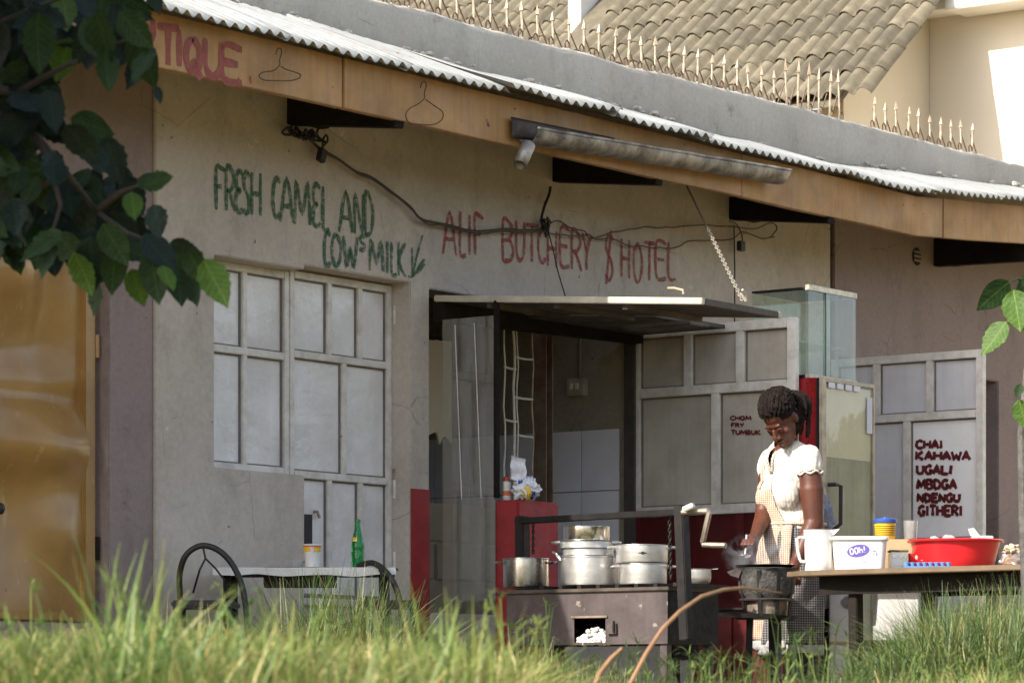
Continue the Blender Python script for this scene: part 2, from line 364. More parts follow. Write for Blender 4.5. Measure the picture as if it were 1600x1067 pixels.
# dark lock plate / cut hole on the lower panel
h = fac(483, 826, -.1)
b = MB(); b.box(h.x-.05, h.x+.045, .118, .122, h.z-.07, h.z+.07); b.build('lock_hole', plain('hole_dark', (.03, .03, .035), .7), d2)
h = fac(496, 799, -.1); b = MB(); b.tube([(h.x, .12, h.z), (h.x, .10, h.z), (h.x+.01, .095, h.z-.03)], .008, 6); b.build('latch', M_iron, d2, smooth=True)
ROWS = [(1.75, 2.09, [.355, .68]), (1.12, 1.75, [.527]), (.58, 1.12, [.355, .68])]
M_menuboard = surf('white_menu_panel', (.9, .9, .9), (.7, .69, .67), .4, 5, .5)
d3 = leaf('door', (2.395, -.005, 0), (0, -1, 0), (-1, 0, 0), ROWS, 1.02, .58, 2.092, surf('grey_sheet_worn', lin('#c2bdb2'), lin('#94887a'), .7, 3.2, .45, .4, 6, .01, streak=.2), M_dframe, fw=.05, ft=.04, label='open grey door leaf, lower panels painted dark red, standing behind the woman', red_below=1.108)
d4 = leaf('door', (4.415, -.025, 0), (0, -1, 0), (-1, 0, 0), [(1.74, 2.10, [.30, .65]), (1.02, 1.74, [.5]), (.58, 1.02, [.335, .66])], .995, .58, 2.10, surf('pale_blue_sheet', lin('#d6d6da'), lin('#b4b1b2'), .5, 3.5, .42, .4, 7, .01, streak=.15), M_dframe, fw=.045, ft=.04, label='open pale grey door leaf listing six foods in maroon letters', menu_panel=(.75, 1.4))

# ---- orange steel door with dents
b = MB()
def dent(i, j):
    u = -4.2+(2.47)*i; z = .5+1.68*j
    y = .075
    for (du, dz, r1, r2, a_) in ((-2.1, 1.62, .28, .16, .035), (-1.95, 1.20, .30, .12, -.05), (-2.18, .95, .16, .3, .035), (-1.86, .85, .12, .14, -.025), (-2.2, 1.95, .2, .12, -.03), (-1.9, 1.75, .09, .3, .02), (-2.0, 1.42, .4, .05, .018)):
        y += 1.9*a_*math.exp(-((u-du)/r1)**2-((z-dz)/r2)**2)
    y += .006*noise.noise(Vector((u*6, z*5, 0)))
    return Vector((u, y, z))
b.grid(dent, 90, 60); od = b.build('orange_door', M_orange, shop, smooth=True)
b = MB(); b.box(-1.729, -1.665, .045, .10, .46, 2.185); b.box(-4.2, -1.73, .045, .08, 2.15, 2.185); b.box(-4.2, -1.73, .045, .08, .46, .50); b.build('frame', M_orange, od, bevel=.004, smooth=30)
for hz in (1.66, .78):
    b = MB(); b.tube([(-1.652, .05, hz-.05), (-1.652, .05, hz+.05)], .012, 8); b.build('hinge', M_orange if hz > 1 else M_dark, od, smooth=True)
p_ = fac(4, 795, -.05); b = MB(); b.ellipsoid((p_.x-.03, .03, p_.z), (.02, .015, .025)); b.build('door_knob', M_black, od, smooth=True)

# ---- eave: rafters, fascia boards, corrugated sheets, parapet
def rise(u): return .012*u/5+max(0, u-4.3)*.075
def climb(u):
    pts = [(-9, .335), (-.5, .335), (.8, .295), (3, .272), (4.8, .262), (6.85, .22), (12, .2)]
    for (a_, b_), (c_, d_) in zip(pts, pts[1:]):
        if a_ <= u <= c_: return b_+(d_-b_)*(u-a_)/(c_-a_)
    return .2
for i, u in enumerate((-3.3, -.41, 1.70, 3.38, 5.71, 7.6)):
    b = MB(); b.bar((u, .1, 2.865), (u, -.655, 2.775+rise(u)*.6), .07, .125 if u < 5 else .17); b.build('rafter', M_dark, shop, bevel=.004)
    if i in (1, 3, 4): b = MB(); b.bar((u+.17, -.03, 2.8), (u+.17, -.03, 3.06), .09, .06, (0, 1, 0)); b.build('rafter_block', M_dark, shop)
b = MB(); b.bar((-5, -.03, 3.07), (9.5, -.03, 3.12), .05, .09); b.build('wall_plate', M_dark, shop)
cuts = [-4.6, -2.75, -.832, 2.45, 4.60, 9.2]
fb = []
for k in range(5):
    a_, c_ = cuts[k]+.004, cuts[k+1]-.004
    oy = random.Random(k).uniform(0, .006)
    b = MB(); n_ = 14
    def fn(s_, z_):
        u = a_+(c_-a_)*s_; return (u, 2.742+rise(u)+z_+.006*noise.noise(Vector((u*1.5, z_*3, k))))
    for i in range(n_):
        q = [fn(i/n_, 0), fn((i+1)/n_, 0), fn((i+1)/n_, .225), fn(i/n_, .225)]
        b.add([(x, -.662-oy, z) for x, z in q]+[(x, -.622-oy, z) for x, z in q], [(0, 1, 2, 3), (7, 6, 5, 4), (0, 4, 5, 1), (3, 2, 6, 7)]+([(0, 3, 7, 4)] if i == 0 else [])+([(1, 5, 6, 2)] if i == n_-1 else []))
    fb.append(b.build('fascia_board', M_wood, shop, smooth=30, bevel=.003))
# corrugated sheets
u = -4.7; k = 0; rr = random.Random(5)
while u < 9:
    wd = .76+rr.uniform(-.05, .12); b = MB(); n_ = int(wd/.076*8); lift = rr.uniform(0, .026); sk = rr.uniform(-.025, .025); ov = rr.uniform(-.03, .03); bend = rr.uniform(0, .035)
    def fn(i, j):
        uu = u+wd*1.06*i; vv = .78+ov+sk*(i-.5)+.012*noise.noise(Vector((uu*5, k, 1))); vv = vv*(1-j)+.0*j
        wv = .0125*math.cos((uu)/.076*2*PI)
        zz = 2.958+rise(uu)+lift*(1-j)+climb(uu)*j**.95+wv+.004*(k % 2)+bend*max(0, i-.6)*(1-j)+.014*noise.noise(Vector((uu*2.2, j*1.5, k)))
        return Vector((uu, -vv, zz))
    b.grid(fn, n_, 7); o = b.build('roofing_sheet', M_zinc, shop, smooth=60)
    md = o.modifiers.new('thickness', 'SOLIDIFY'); md.thickness = .002; md.offset = -1
    u += wd; k += 1
# parapet with crumbling top edge
def ptop(u): return 3.49+.006*u+.012*noise.noise(Vector((u*2.3, 0, 4)))+.006*noise.noise(Vector((u*14, 0, 4)))-max(0, -u-.1)*.16+(.01 if u > 3.1 else 0)+max(0, u-6.)*.005
b = MB(); n_ = 240; us = [-4.8+14.2*i/n_ for i in range(n_+1)]
vs = []; fs = []
for u in us:
    zt = ptop(u); bul = .006*noise.noise(Vector((u*3, 1, 2)))
    vs += [(u, .0+bul, 3.18), (u, -.004+bul, 3.34), (u, .0+bul, zt-.018), (u, .014, zt-.002), (u, .14, zt), (u, .15, 3.18)]
for i in range(n_): fs += [(i*6+k, (i+1)*6+k, (i+1)*6+k+1, i*6+k+1) for k in range(5)]
fs += [tuple(range(6)), tuple(n_*6+k for k in range(6))[::-1]]
b.add(vs, fs); par = b.build('parapet', M_cement, shop, smooth=50)
# mortar lumps and scraps along the sheet-to-parapet joint
b = MB(); rr = random.Random(8)
for i in range(230):
    u = rr.uniform(-2, 7.5)
    if noise.noise(Vector((u*2.5, 9, 1))) < -.05: continue
    s_ = rr.uniform(.006, .022); b.ellipsoid((u, -rr.uniform(.005, .05), 2.965+rise(u)+climb(u)+rr.uniform(-.012, .02)), (s_*1.6, s_, s_*.7), 7, 5)
mo = b.build('mortar_crumbs', surf('mortar', lin('#cfc9bd'), lin('#6b6358'), .8, 40, .9), shop); mo['kind'] = 'stuff'

# ---- hinged flap over the hatch and a lower one
fu0, fu1, fz = .64, 1.345, 1.978
M_flap = surf('flap_steel', lin('#c9c1b0'), lin('#8b8172'), .6, 9, .5, .3, 30, .003)
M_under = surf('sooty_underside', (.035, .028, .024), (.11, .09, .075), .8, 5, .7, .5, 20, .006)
fl = bpy.data.objects.new('hatch_flap', None); col.objects.link(fl); fl.parent = shop
FT = Matrix.Translation((0, -1.6, fz)) @ Matrix.Rotation(math.atan2(-.125, 1.57), 4, 'X').inverted() @ Matrix.Translation((0, 1.6, -fz)); fl.matrix_local = FT
b = MB(); b.box(fu0+.03, fu1-.03, -1.572, -.03, fz-.030, fz-.006); b.build('sheet', M_under, fl)
b = MB(); b.box(fu0, fu0+.03, -1.60, -.03, fz-.031, fz); b.build('edge_bar', M_flap, fl, bevel=.003)
b = MB(); b.box(fu1-.03, fu1, -1.60, -.03, fz-.031, fz); b.build('edge_bar', M_flap, fl, bevel=.003)
b = MB(); b.box(fu0+.031, fu1-.031, -1.60, -1.573, fz-.032, fz-.001); b.build('front_bar', surf('blackened_bar', lin('#4a4640'), lin('#26221f'), .7, 20, .6, .5, 30, .004), fl, bevel=.003)
for q in (.35, .75, 1.15): b = MB(); b.box(fu0+.031, fu1-.031, -q-.015, -q+.015, fz-.055, fz-.0305); b.build('rib', M_under, fl)
b = MB(); b.box(1.36, 2.36, -.62, -.03, 2.055, 2.075); b.build('inner_flap', M_under, shop)
p_ = pu(1115, 503, 1.9); b = MB(); b.box(1.42, 1.60, -1.02, -.62, 1.965, 1.985); b.build('lower_flap', M_under, shop, bevel=.003)
b = MB(); b.bar((.66, -.05, 2.02), (2.39, -.05, 2.06), .07, .09); b.build('lintel_timber', M_dark, shop)
b = MB(); b.tube([pu(1042, 459, fu0+.2), pu(1052, 458, fu0+.2), pu(1066, 460, fu0+.2), pu(1067, 466, fu0+.2)], .006, 6); b.build('bent_bolt', M_iron, fl, smooth=True)

# ---- hand lettering: brush strokes traced on the walls
GL = {
'A': [[(0, 0), (.5, 1), (1, 0)], [(.2, .36), (.8, .36)]], 'B': [[(.05, 0), (.05, 1), (.6, .97), (.85, .8), (.6, .56), (.1, .52)], [(.6, .56), (.95, .3), (.7, .04), (.05, 0)]],
'C': [[(1, .86), (.6, 1), (.2, .8), (.05, .4), (.3, .06), (.7, 0), (1, .14)]], 'D': [[(.05, 0), (.05, 1), (.6, .92), (.98, .55), (.7, .1), (.05, 0)]],
'E': [[(1, 1), (.08, 1), (.08, 0), (1, 0)], [(.08, .52), (.8, .52)]], 'e': [[(.95, .9), (.5, 1), (.1, .85), (.15, .6), (.55, .52), (.1, .42), (.05, .12), (.5, 0), (1, .1)]],
'F': [[(1, .95), (.6, 1.), (.12, .97), (.15, 0)], [(-.1, .56), (.7, .56)]], 'G': [[(.95, .86), (.6, 1), (.15, .8), (.05, .35), (.35, .02), (.8, .06), (.95, .42), (.55, .42)]],
'H': [[(.05, 0), (.05, 1)], [(.95, 0), (.95, 1)], [(.05, .5), (.95, .5)]], 'I': [[(.5, 0), (.5, 1)]], 'K': [[(.05, 0), (.05, 1)], [(.9, 1), (.1, .45), (.95, 0)]],
'L': [[(.1, 1), (.1, .02), (1, 0)]], 'M': [[(0, 0), (.1, 1), (.5, .25), (.85, 1), (1, 0)]], 'N': [[(.05, 0), (.05, 1), (.9, 0), (.95, 1)]],
'O': [[(.5, 1), (.12, .78), (.05, .35), (.4, 0), (.85, .2), (.95, .65), (.5, 1)]], 'o': [[(.5, 1), (.1, .75), (.1, .25), (.5, 0), (.9, .25), (.9, .75), (.5, 1)]],
'Q': [[(.5, 1), (.12, .75), (.05, .3), (.4, .02), (.85, .2), (.95, .7), (.5, 1)], [(.45, .38), (1.05, -.12)]], 'R': [[(.05, 0), (.05, 1), (.6, .98), (.9, .75), (.55, .5), (.1, .48)], [(.4, .48), (1, 0)]],
'S': [[(.9, .88), (.5, 1), (.12, .8), (.3, .58), (.75, .42), (.9, .18), (.5, 0), (.05, .1)]], 'T': [[(0, 1), (1, 1)], [(.5, 1), (.5, 0)]],
'U': [[(.05, 1), (.08, .25), (.4, 0), (.8, .12), (.95, .4), (.95, 1)]], 'W': [[(0, 1), (.22, 0), (.5, .6), (.75, 0), (1, 1)]], 'Y': [[(.0, 1), (.5, .5)], [(1, 1), (.5, .45), (.5, 0)]],
'$': [[(.95, .88), (.5, 1), (.12, .8), (.3, .58), (.75, .42), (.88, .18), (.5, 0), (.05, .1)], [(.75, 1.1), (.15, -.1)]],
'/': [[(.25, 0), (.75, 1)]], '.': [[(.4, .5), (.6, .5)]], 'h': [[(.1, 1), (.1, 0)], [(.1, .45), (.5, .6), (.85, .4), (.85, 0)]], '!': [[(.5, 1), (.5, .3)], [(.5, .06), (.5, .0)]],
'c': [[(.9, .55), (.5, .65), (.1, .4), (.2, .05), (.6, 0), (.95, .12)]], 'r': [[(.15, 0), (.15, .62)], [(.15, .45), (.5, .65), (.9, .6)]], 'i': [[(.5, 0), (.5, .6)], [(.5, .8), (.5, .85)]],
'a': [[(.85, .6), (.4, .65), (.1, .35), (.3, .02), (.8, .15)], [(.85, .65), (.9, 0)]], 'm': [[(.05, 0), (.05, .62)], [(.05, .5), (.3, .65), (.48, .5), (.5, 0)], [(.5, .5), (.75, .65), (.93, .5), (.95, 0)]],
}
def smooth_poly(p, n=4):
    if len(p) < 3: 
        (x0, y0), (x1, y1) = p; return [(x0+(x1-x0)*i/6, y0+(y1-y0)*i/6) for i in range(7)]
    q = [p[0]]+list(p)+[p[-1]]; out = []
    for i in range(1, len(q)-2):
        for k in range(n):
            t_ = k/n; a_, b_, c_, d_ = q[i-1], q[i], q[i+1], q[i+2]
            out.append(tuple(.5*(2*b_[m]+(c_[m]-a_[m])*t_+(2*a_[m]-5*b_[m]+4*c_[m]-d_[m])*t_*t_+(3*b_[m]-a_[m]-3*c_[m]+d_[m])*t_**3) for m in (0, 1)))
    return out+[p[-1]]
def ribbon(mb, pts, wd, nrm, seed=0, sharp=False):
    """flat brush stroke of real width on a surface with normal nrm"""
    r_ = random.Random(seed); n = len(pts); vs = []
    for i, p in enumerate(pts):
        d = pts[min(i+1, n-1)]-pts[max(i-1, 0)]
        if d.length < 1e-7: d = Vector((0, 0, 1))
        s_ = d.normalized().cross(nrm).normalized(); w_ = wd*(1+.42*noise.noise(Vector((i*.35, seed*3.1, 2)))+.16*(r_.random()-.5))*(.75 if (i in (0, n-1) and not sharp) else 1)
        vs += [p+s_*w_/2, p-s_*w_/2]
    # extend ends a little so strokes overlap like brush marks
    mb.add(vs, [(2*i, 2*i+1, 2*i+3, 2*i+2) for i in range(n-1)])
def write(items, mapf, wd, nrm, mat, parent, name='lettering', label=None, off=.003, angular=False):
    """items: (glyph, x0, y0(top), x1, y1(bottom)) in photo pixels; mapf maps pixel -> point on the surface"""
    mb = MB(); nrm = Vector(nrm); q = 0
    for it in items:
        gch, x0, y0, x1, y1 = it[:5]; sl_ = it[5] if len(it) > 5 else 0
        for st in GL[gch]:
            poly = [p for a_, b_ in zip(st, st[1:]) for p in [(a_[0]+(b_[0]-a_[0])*k/5, a_[1]+(b_[1]-a_[1])*k/5) for k in range(5)]]+[st[-1]] if angular else smooth_poly(st)
            pts = [mapf(x0+(x1-x0)*gx, y1+(y0-y1)*gy+sl_*gx)+nrm*(off+.0003*(q % 5)*(1 if off > 0 else 2)) for gx, gy in poly]
            ribbon(mb, pts, wd, nrm, q, angular); q += 1
    return mb.build(name, mat, parent, label=label)
fw_ = lambda x, y: fac(x, y, .012)
c5 = lambda g_, x0, y0, x1, y1: (g_, 300+x0/4, 240+y0/4, 300+x1/4, 240+y1/4, 2)
write([c5('F', 140, 88, 205, 350), c5('R', 210, 92, 265, 355), c5('e', 270, 103, 315, 365), c5('S', 315, 110, 360, 375), c5('H', 368, 118, 428, 382),
       c5('C', 500, 145, 545, 395), c5('A', 550, 150, 630, 425), c5('M', 640, 172, 735, 440), c5('e', 752, 186, 800, 452), c5('L', 812, 205, 855, 465),
       c5('A', 918, 235, 1000, 490), c5('N', 1012, 250, 1070, 500), c5('D', 1078, 252, 1130, 512)], fw_, .023, (0, -1, 0), M_green_l, wall_c, label='green brushed words FRESH CAMEL AND')
write([c5('C', 822, 482, 862, 700), c5('O', 870, 496, 930, 700), c5('W', 945, 515, 1030, 710), c5('S', 1042, 512, 1080, 600), c5('M', 1108, 540, 1192, 730), c5('I', 1205, 545, 1230, 745), c5('L', 1242, 550, 1278, 750), c5('K', 1286, 552, 1335, 762)],
      fw_, .023, (0, -1, 0), M_green_l, wall_c, label='green brushed words COWS MILK')
mb = MB()
for q, st in enumerate(([(1440, 510), (1425, 560), (1400, 650), (1376, 765)], [(1372, 588), (1374, 640), (1374, 700), (1376, 765)], [(1450, 662), (1430, 690), (1400, 735), (1376, 765)], [(1452, 690), (1420, 730), (1376, 768)], [(1345, 765), (1362, 772), (1376, 765)])):
    ribbon(mb, [fw_(300+x/4, 240+y/4)+Vector((0, -.003-.0006*q, 0)) for x, y in st], .017, Vector((0, -1, 0)), q)
mb.build('arrow', M_green_l, wall_c, label='green brushed arrow pointing down')
c6 = lambda g_, x0, y0, x1, y1: (g_, 650+x0/3.5556, 280+y0/3.5556, 650+x1/3.5556, 280+y1/3.5556, 3)
for lb_, its in (('ALIF', (('A', 148, 175, 222, 415), ('L', 240, 180, 275, 412), ('I', 285, 195, 305, 415), ('F', 318, 200, 372, 420))), ('BUTCHERY', (('B', 478, 230, 542, 452), ('U', 552, 230, 602, 448), ('T', 608, 252, 675, 455), ('C', 675, 268, 717, 455), ('H', 728, 280, 780, 480), ('E', 798, 272, 850, 472), ('R', 862, 290, 918, 500), ('Y', 922, 300, 970, 500))), ('$', (('$', 1048, 300, 1095, 555),)), ('HOTEL', (('H', 1138, 330, 1185, 542), ('O', 1205, 348, 1255, 570), ('T', 1265, 350, 1325, 558), ('E', 1330, 350, 1388, 542), ('L', 1397, 350, 1440, 545)))):
    write([c6(*q_) for q_ in its], fw_, .022, (0, -1, 0), M_red_l, wall_c, label='red brushed word '+lb_ if lb_ != '$' else 'red brushed dollar sign')
c7 = lambda g_, x0, y0, x1, y1, s_=8: (g_, 200+x0/5, y0/5, 200+x1/5, y1/5, s_)
ff = lambda x, y: fac(x, y, .6625+random.Random(1).uniform(0, .006))
write([c7('B', -330, 10, -180, 230)], ff, .034, (0, -1, 0), M_maroon, fb[1], off=.0008, label='maroon letter B'); write([c7('O', -150, 60, 10, 270)], ff, .034, (0, -1, 0), M_maroon, fb[1], off=.0008, label='maroon letter O')
write([c7('U', 40, 110, 200, 310), c7('T', 228, 205, 400, 500, 4), c7('I', 355, 235, 445, 520, 0), c7('Q', 450, 280, 565, 550), c7('U', 595, 300, 735, 580), c7('E', 730, 355, 890, 610), c7('.', 920, 560, 990, 690, 0)],
      ff, .036, (0, -1, 0), M_maroon, fb[1], off=.0008, label='maroon letters UTIQUE and a dot')
dm = lambda x, y: pu(x, y, 4.415)
c8 = lambda x, y: (1280+x/3.1375, 520+y/3.1375)
def menu(words, S, ox, oy, m, wd, par_):
    its = []
    for wtxt, x0, x1, y0, y1 in words:
        n = len(wtxt); wts = [.35 if c_ in 'I/' else 1.15 if c_ in 'MW' else .95 for c_ in wtxt]; gap = .17; tot = sum(wts)+gap*(n-1); x = x0
        for c_, w__ in zip(wtxt, wts):
            ww = (x1-x0)*w__/tot; its.append((c_, ox+x/S, oy+y0/S, ox+(x+ww)/S, oy+y1/S)); x += ww+(x1-x0)*gap/tot
    return write(its, m, wd, (-1, 0, 0), M_menu, par_, off=-.0275, angular=True)
o = menu([('CHAI', 462, 592, 526, 564), ('KAHAWA', 463, 728, 580, 620), ('UGAL/', 467, 640, 648, 690), ('MBDGA', 470, 660, 718, 763), ('NDENGU', 470, 678, 788, 826), ('GITHERI', 476, 688, 846, 894)], 3.1375, 1280, 520, dm, .0188, d4); o['label'] = 'maroon painted menu CHAI KAHAWA UGALI MBOGA NDENGU GITHERI'
dm3 = lambda x, y: pu(x, y, 2.395)
o = menu([('CHOM', 724, 858, 859, 884), ('FRY', 730, 812, 905, 929), ('TUMBUK', 730, 918, 950, 976)], 4.103, 960, 440, dm3, .008, d3); o['label'] = 'small maroon words CHOM FRY TUMBUK'

# ---- spiked railing on the parapet
M_irond = surf('dark_rust', lin('#6d543f'), lin('#3a2a1f'), .7, 16, .6)
sf = thing('spike_railing', 'row of rusty white spear pickets standing on the grey parapet', 'railing', (2.5, .07, 3.49))
def picket(h):
    b = MB(); r_ = .0068
    b.tube([(0, 0, -.03), (0, 0, h*.74)], r_, 6); b.tube([(0, 0, h*.72), (0, 0, h*.745), (0, 0, h)], [.004, .014, .0008], 4)
    return b
u = -1.9; k = 0; rr = random.Random(3)
while u < 6.3:
    tall = 4.03 < u < 4.75 ; gap = 4.75 <= u < 4.98
    if not gap:
        h = (.30 if tall else .205)*rr.uniform(.92, 1.06)
        sg = -1 if tall else 1
        p_ = link('picket', picket(h).mesh('picket', M_iron, smooth=30), sf); p_.location = (u-2.5, 0, ptop(u)-3.49); p_.rotation_euler = (rr.uniform(-.05, .05), rr.uniform(-.05, .05), rr.random())
        b = MB(); e = rr.uniform(.095, .12)
        b.tube([(u-2.5+.006*sg, .012, ptop(u)-3.49+(h*.5 if tall else h*.62)), (u-2.5+sg*(e if not tall else e*.8), .012, ptop(u)-3.50)], .0042, 5); b.build('brace', M_irond, sf)
        b = MB(); cx, cz = u-2.5-sg*.024, ptop(u)-3.49+.035
        b.tube([(cx+.019*math.cos(a_)*(1-.12*i/9), .0, cz+.022*math.sin(a_)) for i, a_ in enumerate([-.6+i*.42 for i in range(10)])]+[(cx-.012, 0, cz-.03)], .0042, 5); b.build('scroll', M_irond, sf)
    u += .118 if tall else .136+rr.uniform(-.012, .012); k += 1

# ------------------------------------------------------------------ tiled house behind
PH = math.radians(40)
E0 = at(1310, 152, 26.5); ue, vg, ze = E0.x, -E0.y, E0.z
house = thing('tiled_house', 'cream house with brown clay tile roof rising behind the spiked parapet', 'house', (ue+1, -vg+2, -.3))
HO = house.location.copy()
def hb(name, mat, *boxes, **kw):
    b = MB()
    for q in boxes: b.box(q[0]-HO.x, q[1]-HO.x, q[2]-HO.y, q[3]-HO.y, q[4]-HO.z, q[5]-HO.z)
    return b.build(name, mat, house, **kw)
us_ = Vector((math.cos(PH), 0, math.sin(PH)))
# tile mesh: local x along the eave (world -y to +y), y up the slope, z out of the roof
tw, tl = .30, .335
prof = [(.002, -.02), (.006, .022), (.022, .046), (.048, .060), (.078, .060), (.104, .046), (.124, .018), (.142, .004), (.160, .006), (.176, .024), (.198, .046), (.222, .058), (.248, .056), (.274, .040), (.294, .014), (.304, -.012)]
b = MB(); n_ = len(prof)
for yy, dz in ((-.012, .010), (tl+.03, -.008)): b.v += [Vector((x, yy, z+dz)) for x, z in prof]
b.v += [Vector((x, -.012, z+.004)) for x, z in prof]
b.f += [(i, i+1, n_+i+1, n_+i) for i in range(n_-1)]+[(2*n_+i, 2*n_+i+1, i+1, i) for i in range(n_-1)]
tile_me = b.mesh('roof_tile', M_rooftile, smooth=35)
def tile_roof(parent, po, eave, rows, c0, c1, seed, vdir=-1):
    rr = random.Random(seed); roof = bpy.data.objects.new('roof', None); col.objects.link(roof); roof.parent = parent
    roof.location = Vector(eave)-po
    Mx = Matrix(((0, us_.x, -us_.z), (-1*vdir*-1, 0, 0), (0, us_.z, us_.x))).to_4x4()   # columns: along +y, up slope, normal
    for j in range(rows):
        for i in range(c0, c1(j) if callable(c1) else c1):
            o = link('roof_tile', tile_me, roof); loc = Vector((0, i*tw, 0))+us_*(j*tl)
            o.matrix_local = Matrix.Translation(loc) @ Mx @ Matrix.Rotation(rr.uniform(-.025, .025), 4, 'Z') @ Matrix.Rotation(rr.uniform(-.02, .02), 4, 'X')
    # boarding under the tiles
    return roof
ra = tile_roof(house, HO, E0, 12, 0, 12, 2)
L_ = 12*tl
b = MB(); q = [Vector((0, -.005, -.02)), Vector((0, 12*tw, -.02)), us_*L_+Vector((0, 12*tw, -.02)), us_*L_+Vector((0, -.005, -.02))]
b.add(q+[p-Vector((0, 0, .05)) for p in q], [(0, 1, 2, 3), (7, 6, 5, 4), (0, 4, 5, 1), (1, 5, 6, 2), (2, 6, 7, 3), (3, 7, 4, 0)]); b.build('roof_boarding', M_rooftile, ra)
# gable wall in the plane just behind the verge, eave-side wall, projecting wing
k14 = fac(1452, 100, vg-.12); uB = k14.x
y0 = -vg+.12
def gz_(u): return ze-.05+(u-ue)*math.tan(PH)
b = MB(); ww = [(ue+.28, -.3), (uB+.2, -.3), (uB+.2, gz_(uB+.2)), (ue+.28, gz_(ue+.28))]
b.add([(x-HO.x, y0-HO.y, z-HO.z) for x, z in ww]+[(x-HO.x, y0+.2-HO.y, z-HO.z) for x, z in ww], [(0, 1, 2, 3), (7, 6, 5, 4), (0, 4, 5, 1), (1, 5, 6, 2), (2, 6, 7, 3), (3, 7, 4, 0)]); b.build('gable_wall', M_cwall, house)
hb('side_wall', M_wwall, (ue+.28, ue+.48, y0+.205, y0+7.5, -.3, ze-.02))
tw_ = at(1520, 14, 26.0).z
hb('wing_wall', surf('cream_house_wall_b', lin('#dcd3c2'), lin('#cfc5b0'), .3, 2, .8, .1, 60, .003), (uB, uB+.25, y0-9, y0-.003, -.3, 7.4))
pb = pu(1436, 22, uB-.38)
hb('wing_eave', M_wwall, (uB-.38, uB-.003, y0-9, y0-.35, pb.z, pb.z+.30), bevel=.01)
hb('wing_gap_filler', M_wwall, (uB-.30, uB-.004, y0-.347, y0+.25, pb.z+.03, pb.z+.295))  # filler box added to block a streak of sun on the wing wall
hb('wing_roof', M_rooftile, (uB-.45, uB+3, y0-9.05, y0-.31, pb.z+.303, pb.z+.4))
# second tiled house further back on the left, with a white pillar between the roofs
E1 = at(800, 160, 33.); h2 = thing('tiled_house', 'smaller tiled roof peeping over the parapet left of the white chimney stack', 'house', (E1.x+1, E1.y+2, -.3))
r2 = tile_roof(h2, h2.location, E1-Vector((0, 0, .2)), 11, -6, 16, 4)
b = MB(); q = [Vector((0, -6*tw, -.04)), Vector((0, 16*tw, -.04)), us_*(11*tl)+Vector((0, 16*tw, -.04)), us_*(11*tl)+Vector((0, -6*tw, -.04))]
b.add(q+[p-Vector((0, 0, .05)) for p in q], [(0, 1, 2, 3), (7, 6, 5, 4), (0, 4, 5, 1), (1, 5, 6, 2), (2, 6, 7, 3), (3, 7, 4, 0)]); b.build('roof_boarding', M_rooftile, r2)
b = MB(); b.box(-.6, .2, -1.6, 2.6, 0, E1.z-.4); b.build('wall', M_cwall, h2)
p_ = at(888, 60, 30.0); ch = thing('chimney_stack', 'plain white rendered stack in the gap between the two tiled roofs', 'chimney', (p_.x, p_.y, 3))
b = MB(); b.box(0, .5, -.135, .0, 0, 6); b.build('shaft', M_wwall, ch)
# ------------------------------------------------------------------ materials of the things
def glass_mat(name, tint=(.92, .97, .95), rough=.02, base=.08, dusty=0):
    t = NT(name); t.t.nodes.remove(t.b)
    tr = t.n('ShaderNodeBsdfTransparent'); tr.inputs[0].default_value = (*tint, 1)
    gl = t.n('ShaderNodeBsdfGlossy'); gl.inputs[0].default_value = (1, 1, 1, 1); gl.inputs['Roughness'].default_value = rough
    fr = t.n('ShaderNodeFresnel'); fr.inputs[0].default_value = 1.5
    ad = t.n('ShaderNodeMath', operation='ADD'); t.l(fr.outputs[0], ad.inputs[0]); ad.inputs[1].default_value = base
    mx = t.n('ShaderNodeMixShader'); ge = t.n('ShaderNodeNewGeometry'); fb_ = t.n('ShaderNodeMath', operation='SUBTRACT'); fb_.inputs[0].default_value = 1; t.l(ge.outputs['Backfacing'], fb_.inputs[1]); mb_ = t.n('ShaderNodeMath', operation='MULTIPLY'); t.l(ad.outputs[0], mb_.inputs[0]); t.l(fb_.outputs[0], mb_.inputs[1])
    t.l(mb_.outputs[0], mx.inputs[0]); t.l(tr.outputs[0], mx.inputs[1]); t.l(gl.outputs[0], mx.inputs[2])
    out = mx.outputs[0]
    bp = t.n('ShaderNodeBump'); bp.inputs['Strength'].default_value = .08; bp.inputs['Distance'].default_value = .01; t.l(t.noise(4, 3), bp.inputs['Height']); t.l(bp.outputs[0], gl.inputs['Normal'])
    if dusty:
        df = t.n('ShaderNodeBsdfDiffuse'); df.inputs[0].default_value = (.5, .47, .42, 1)
        m2 = t.n('ShaderNodeMixShader'); f = t.ramp(t.noise(5, 6, .65, t.map((3, 3, .6))), [(.35, dusty*.35), (.75, dusty)]); t.l(f, m2.inputs[0]); t.l(out, m2.inputs[1]); t.l(df.outputs[0], m2.inputs[2]); out = m2.outputs[0]
    t.l(out, t.o.inputs[0]); return t.m
M_glass = glass_mat('clear_glass', base=.02); M_pane = glass_mat('dusty_pane', (.86, .88, .84), .03, .06, .26)
t = NT('scuffed_aluminium'); t.color(t.mix(t.ramp(t.noise(7, 5, .65), [(.4, 0.), (.75, .8)]), (.80, .79, .77), (.42, .39, .36)))
t.set(Metallic=.85, Roughness=t.ramp(t.noise(5, 4), [(.3, .30), (.7, .46)])); t.bump(t.noise(6, 3, .5, t.map((1, 1, 6))), .12, .01); M_alu = t.m
M_steel = NT('stainless').m; tt = M_steel.node_tree.nodes['Principled BSDF']; tt.inputs['Base Color'].default_value = (.68, .67, .65, 1); tt.inputs['Metallic'].default_value = 1; tt.inputs['Roughness'].default_value = .16
M_soot = surf('sooty_iron', (.012, .011, .011), (.03, .026, .024), .6, 14, .6, .5, 40, .004)
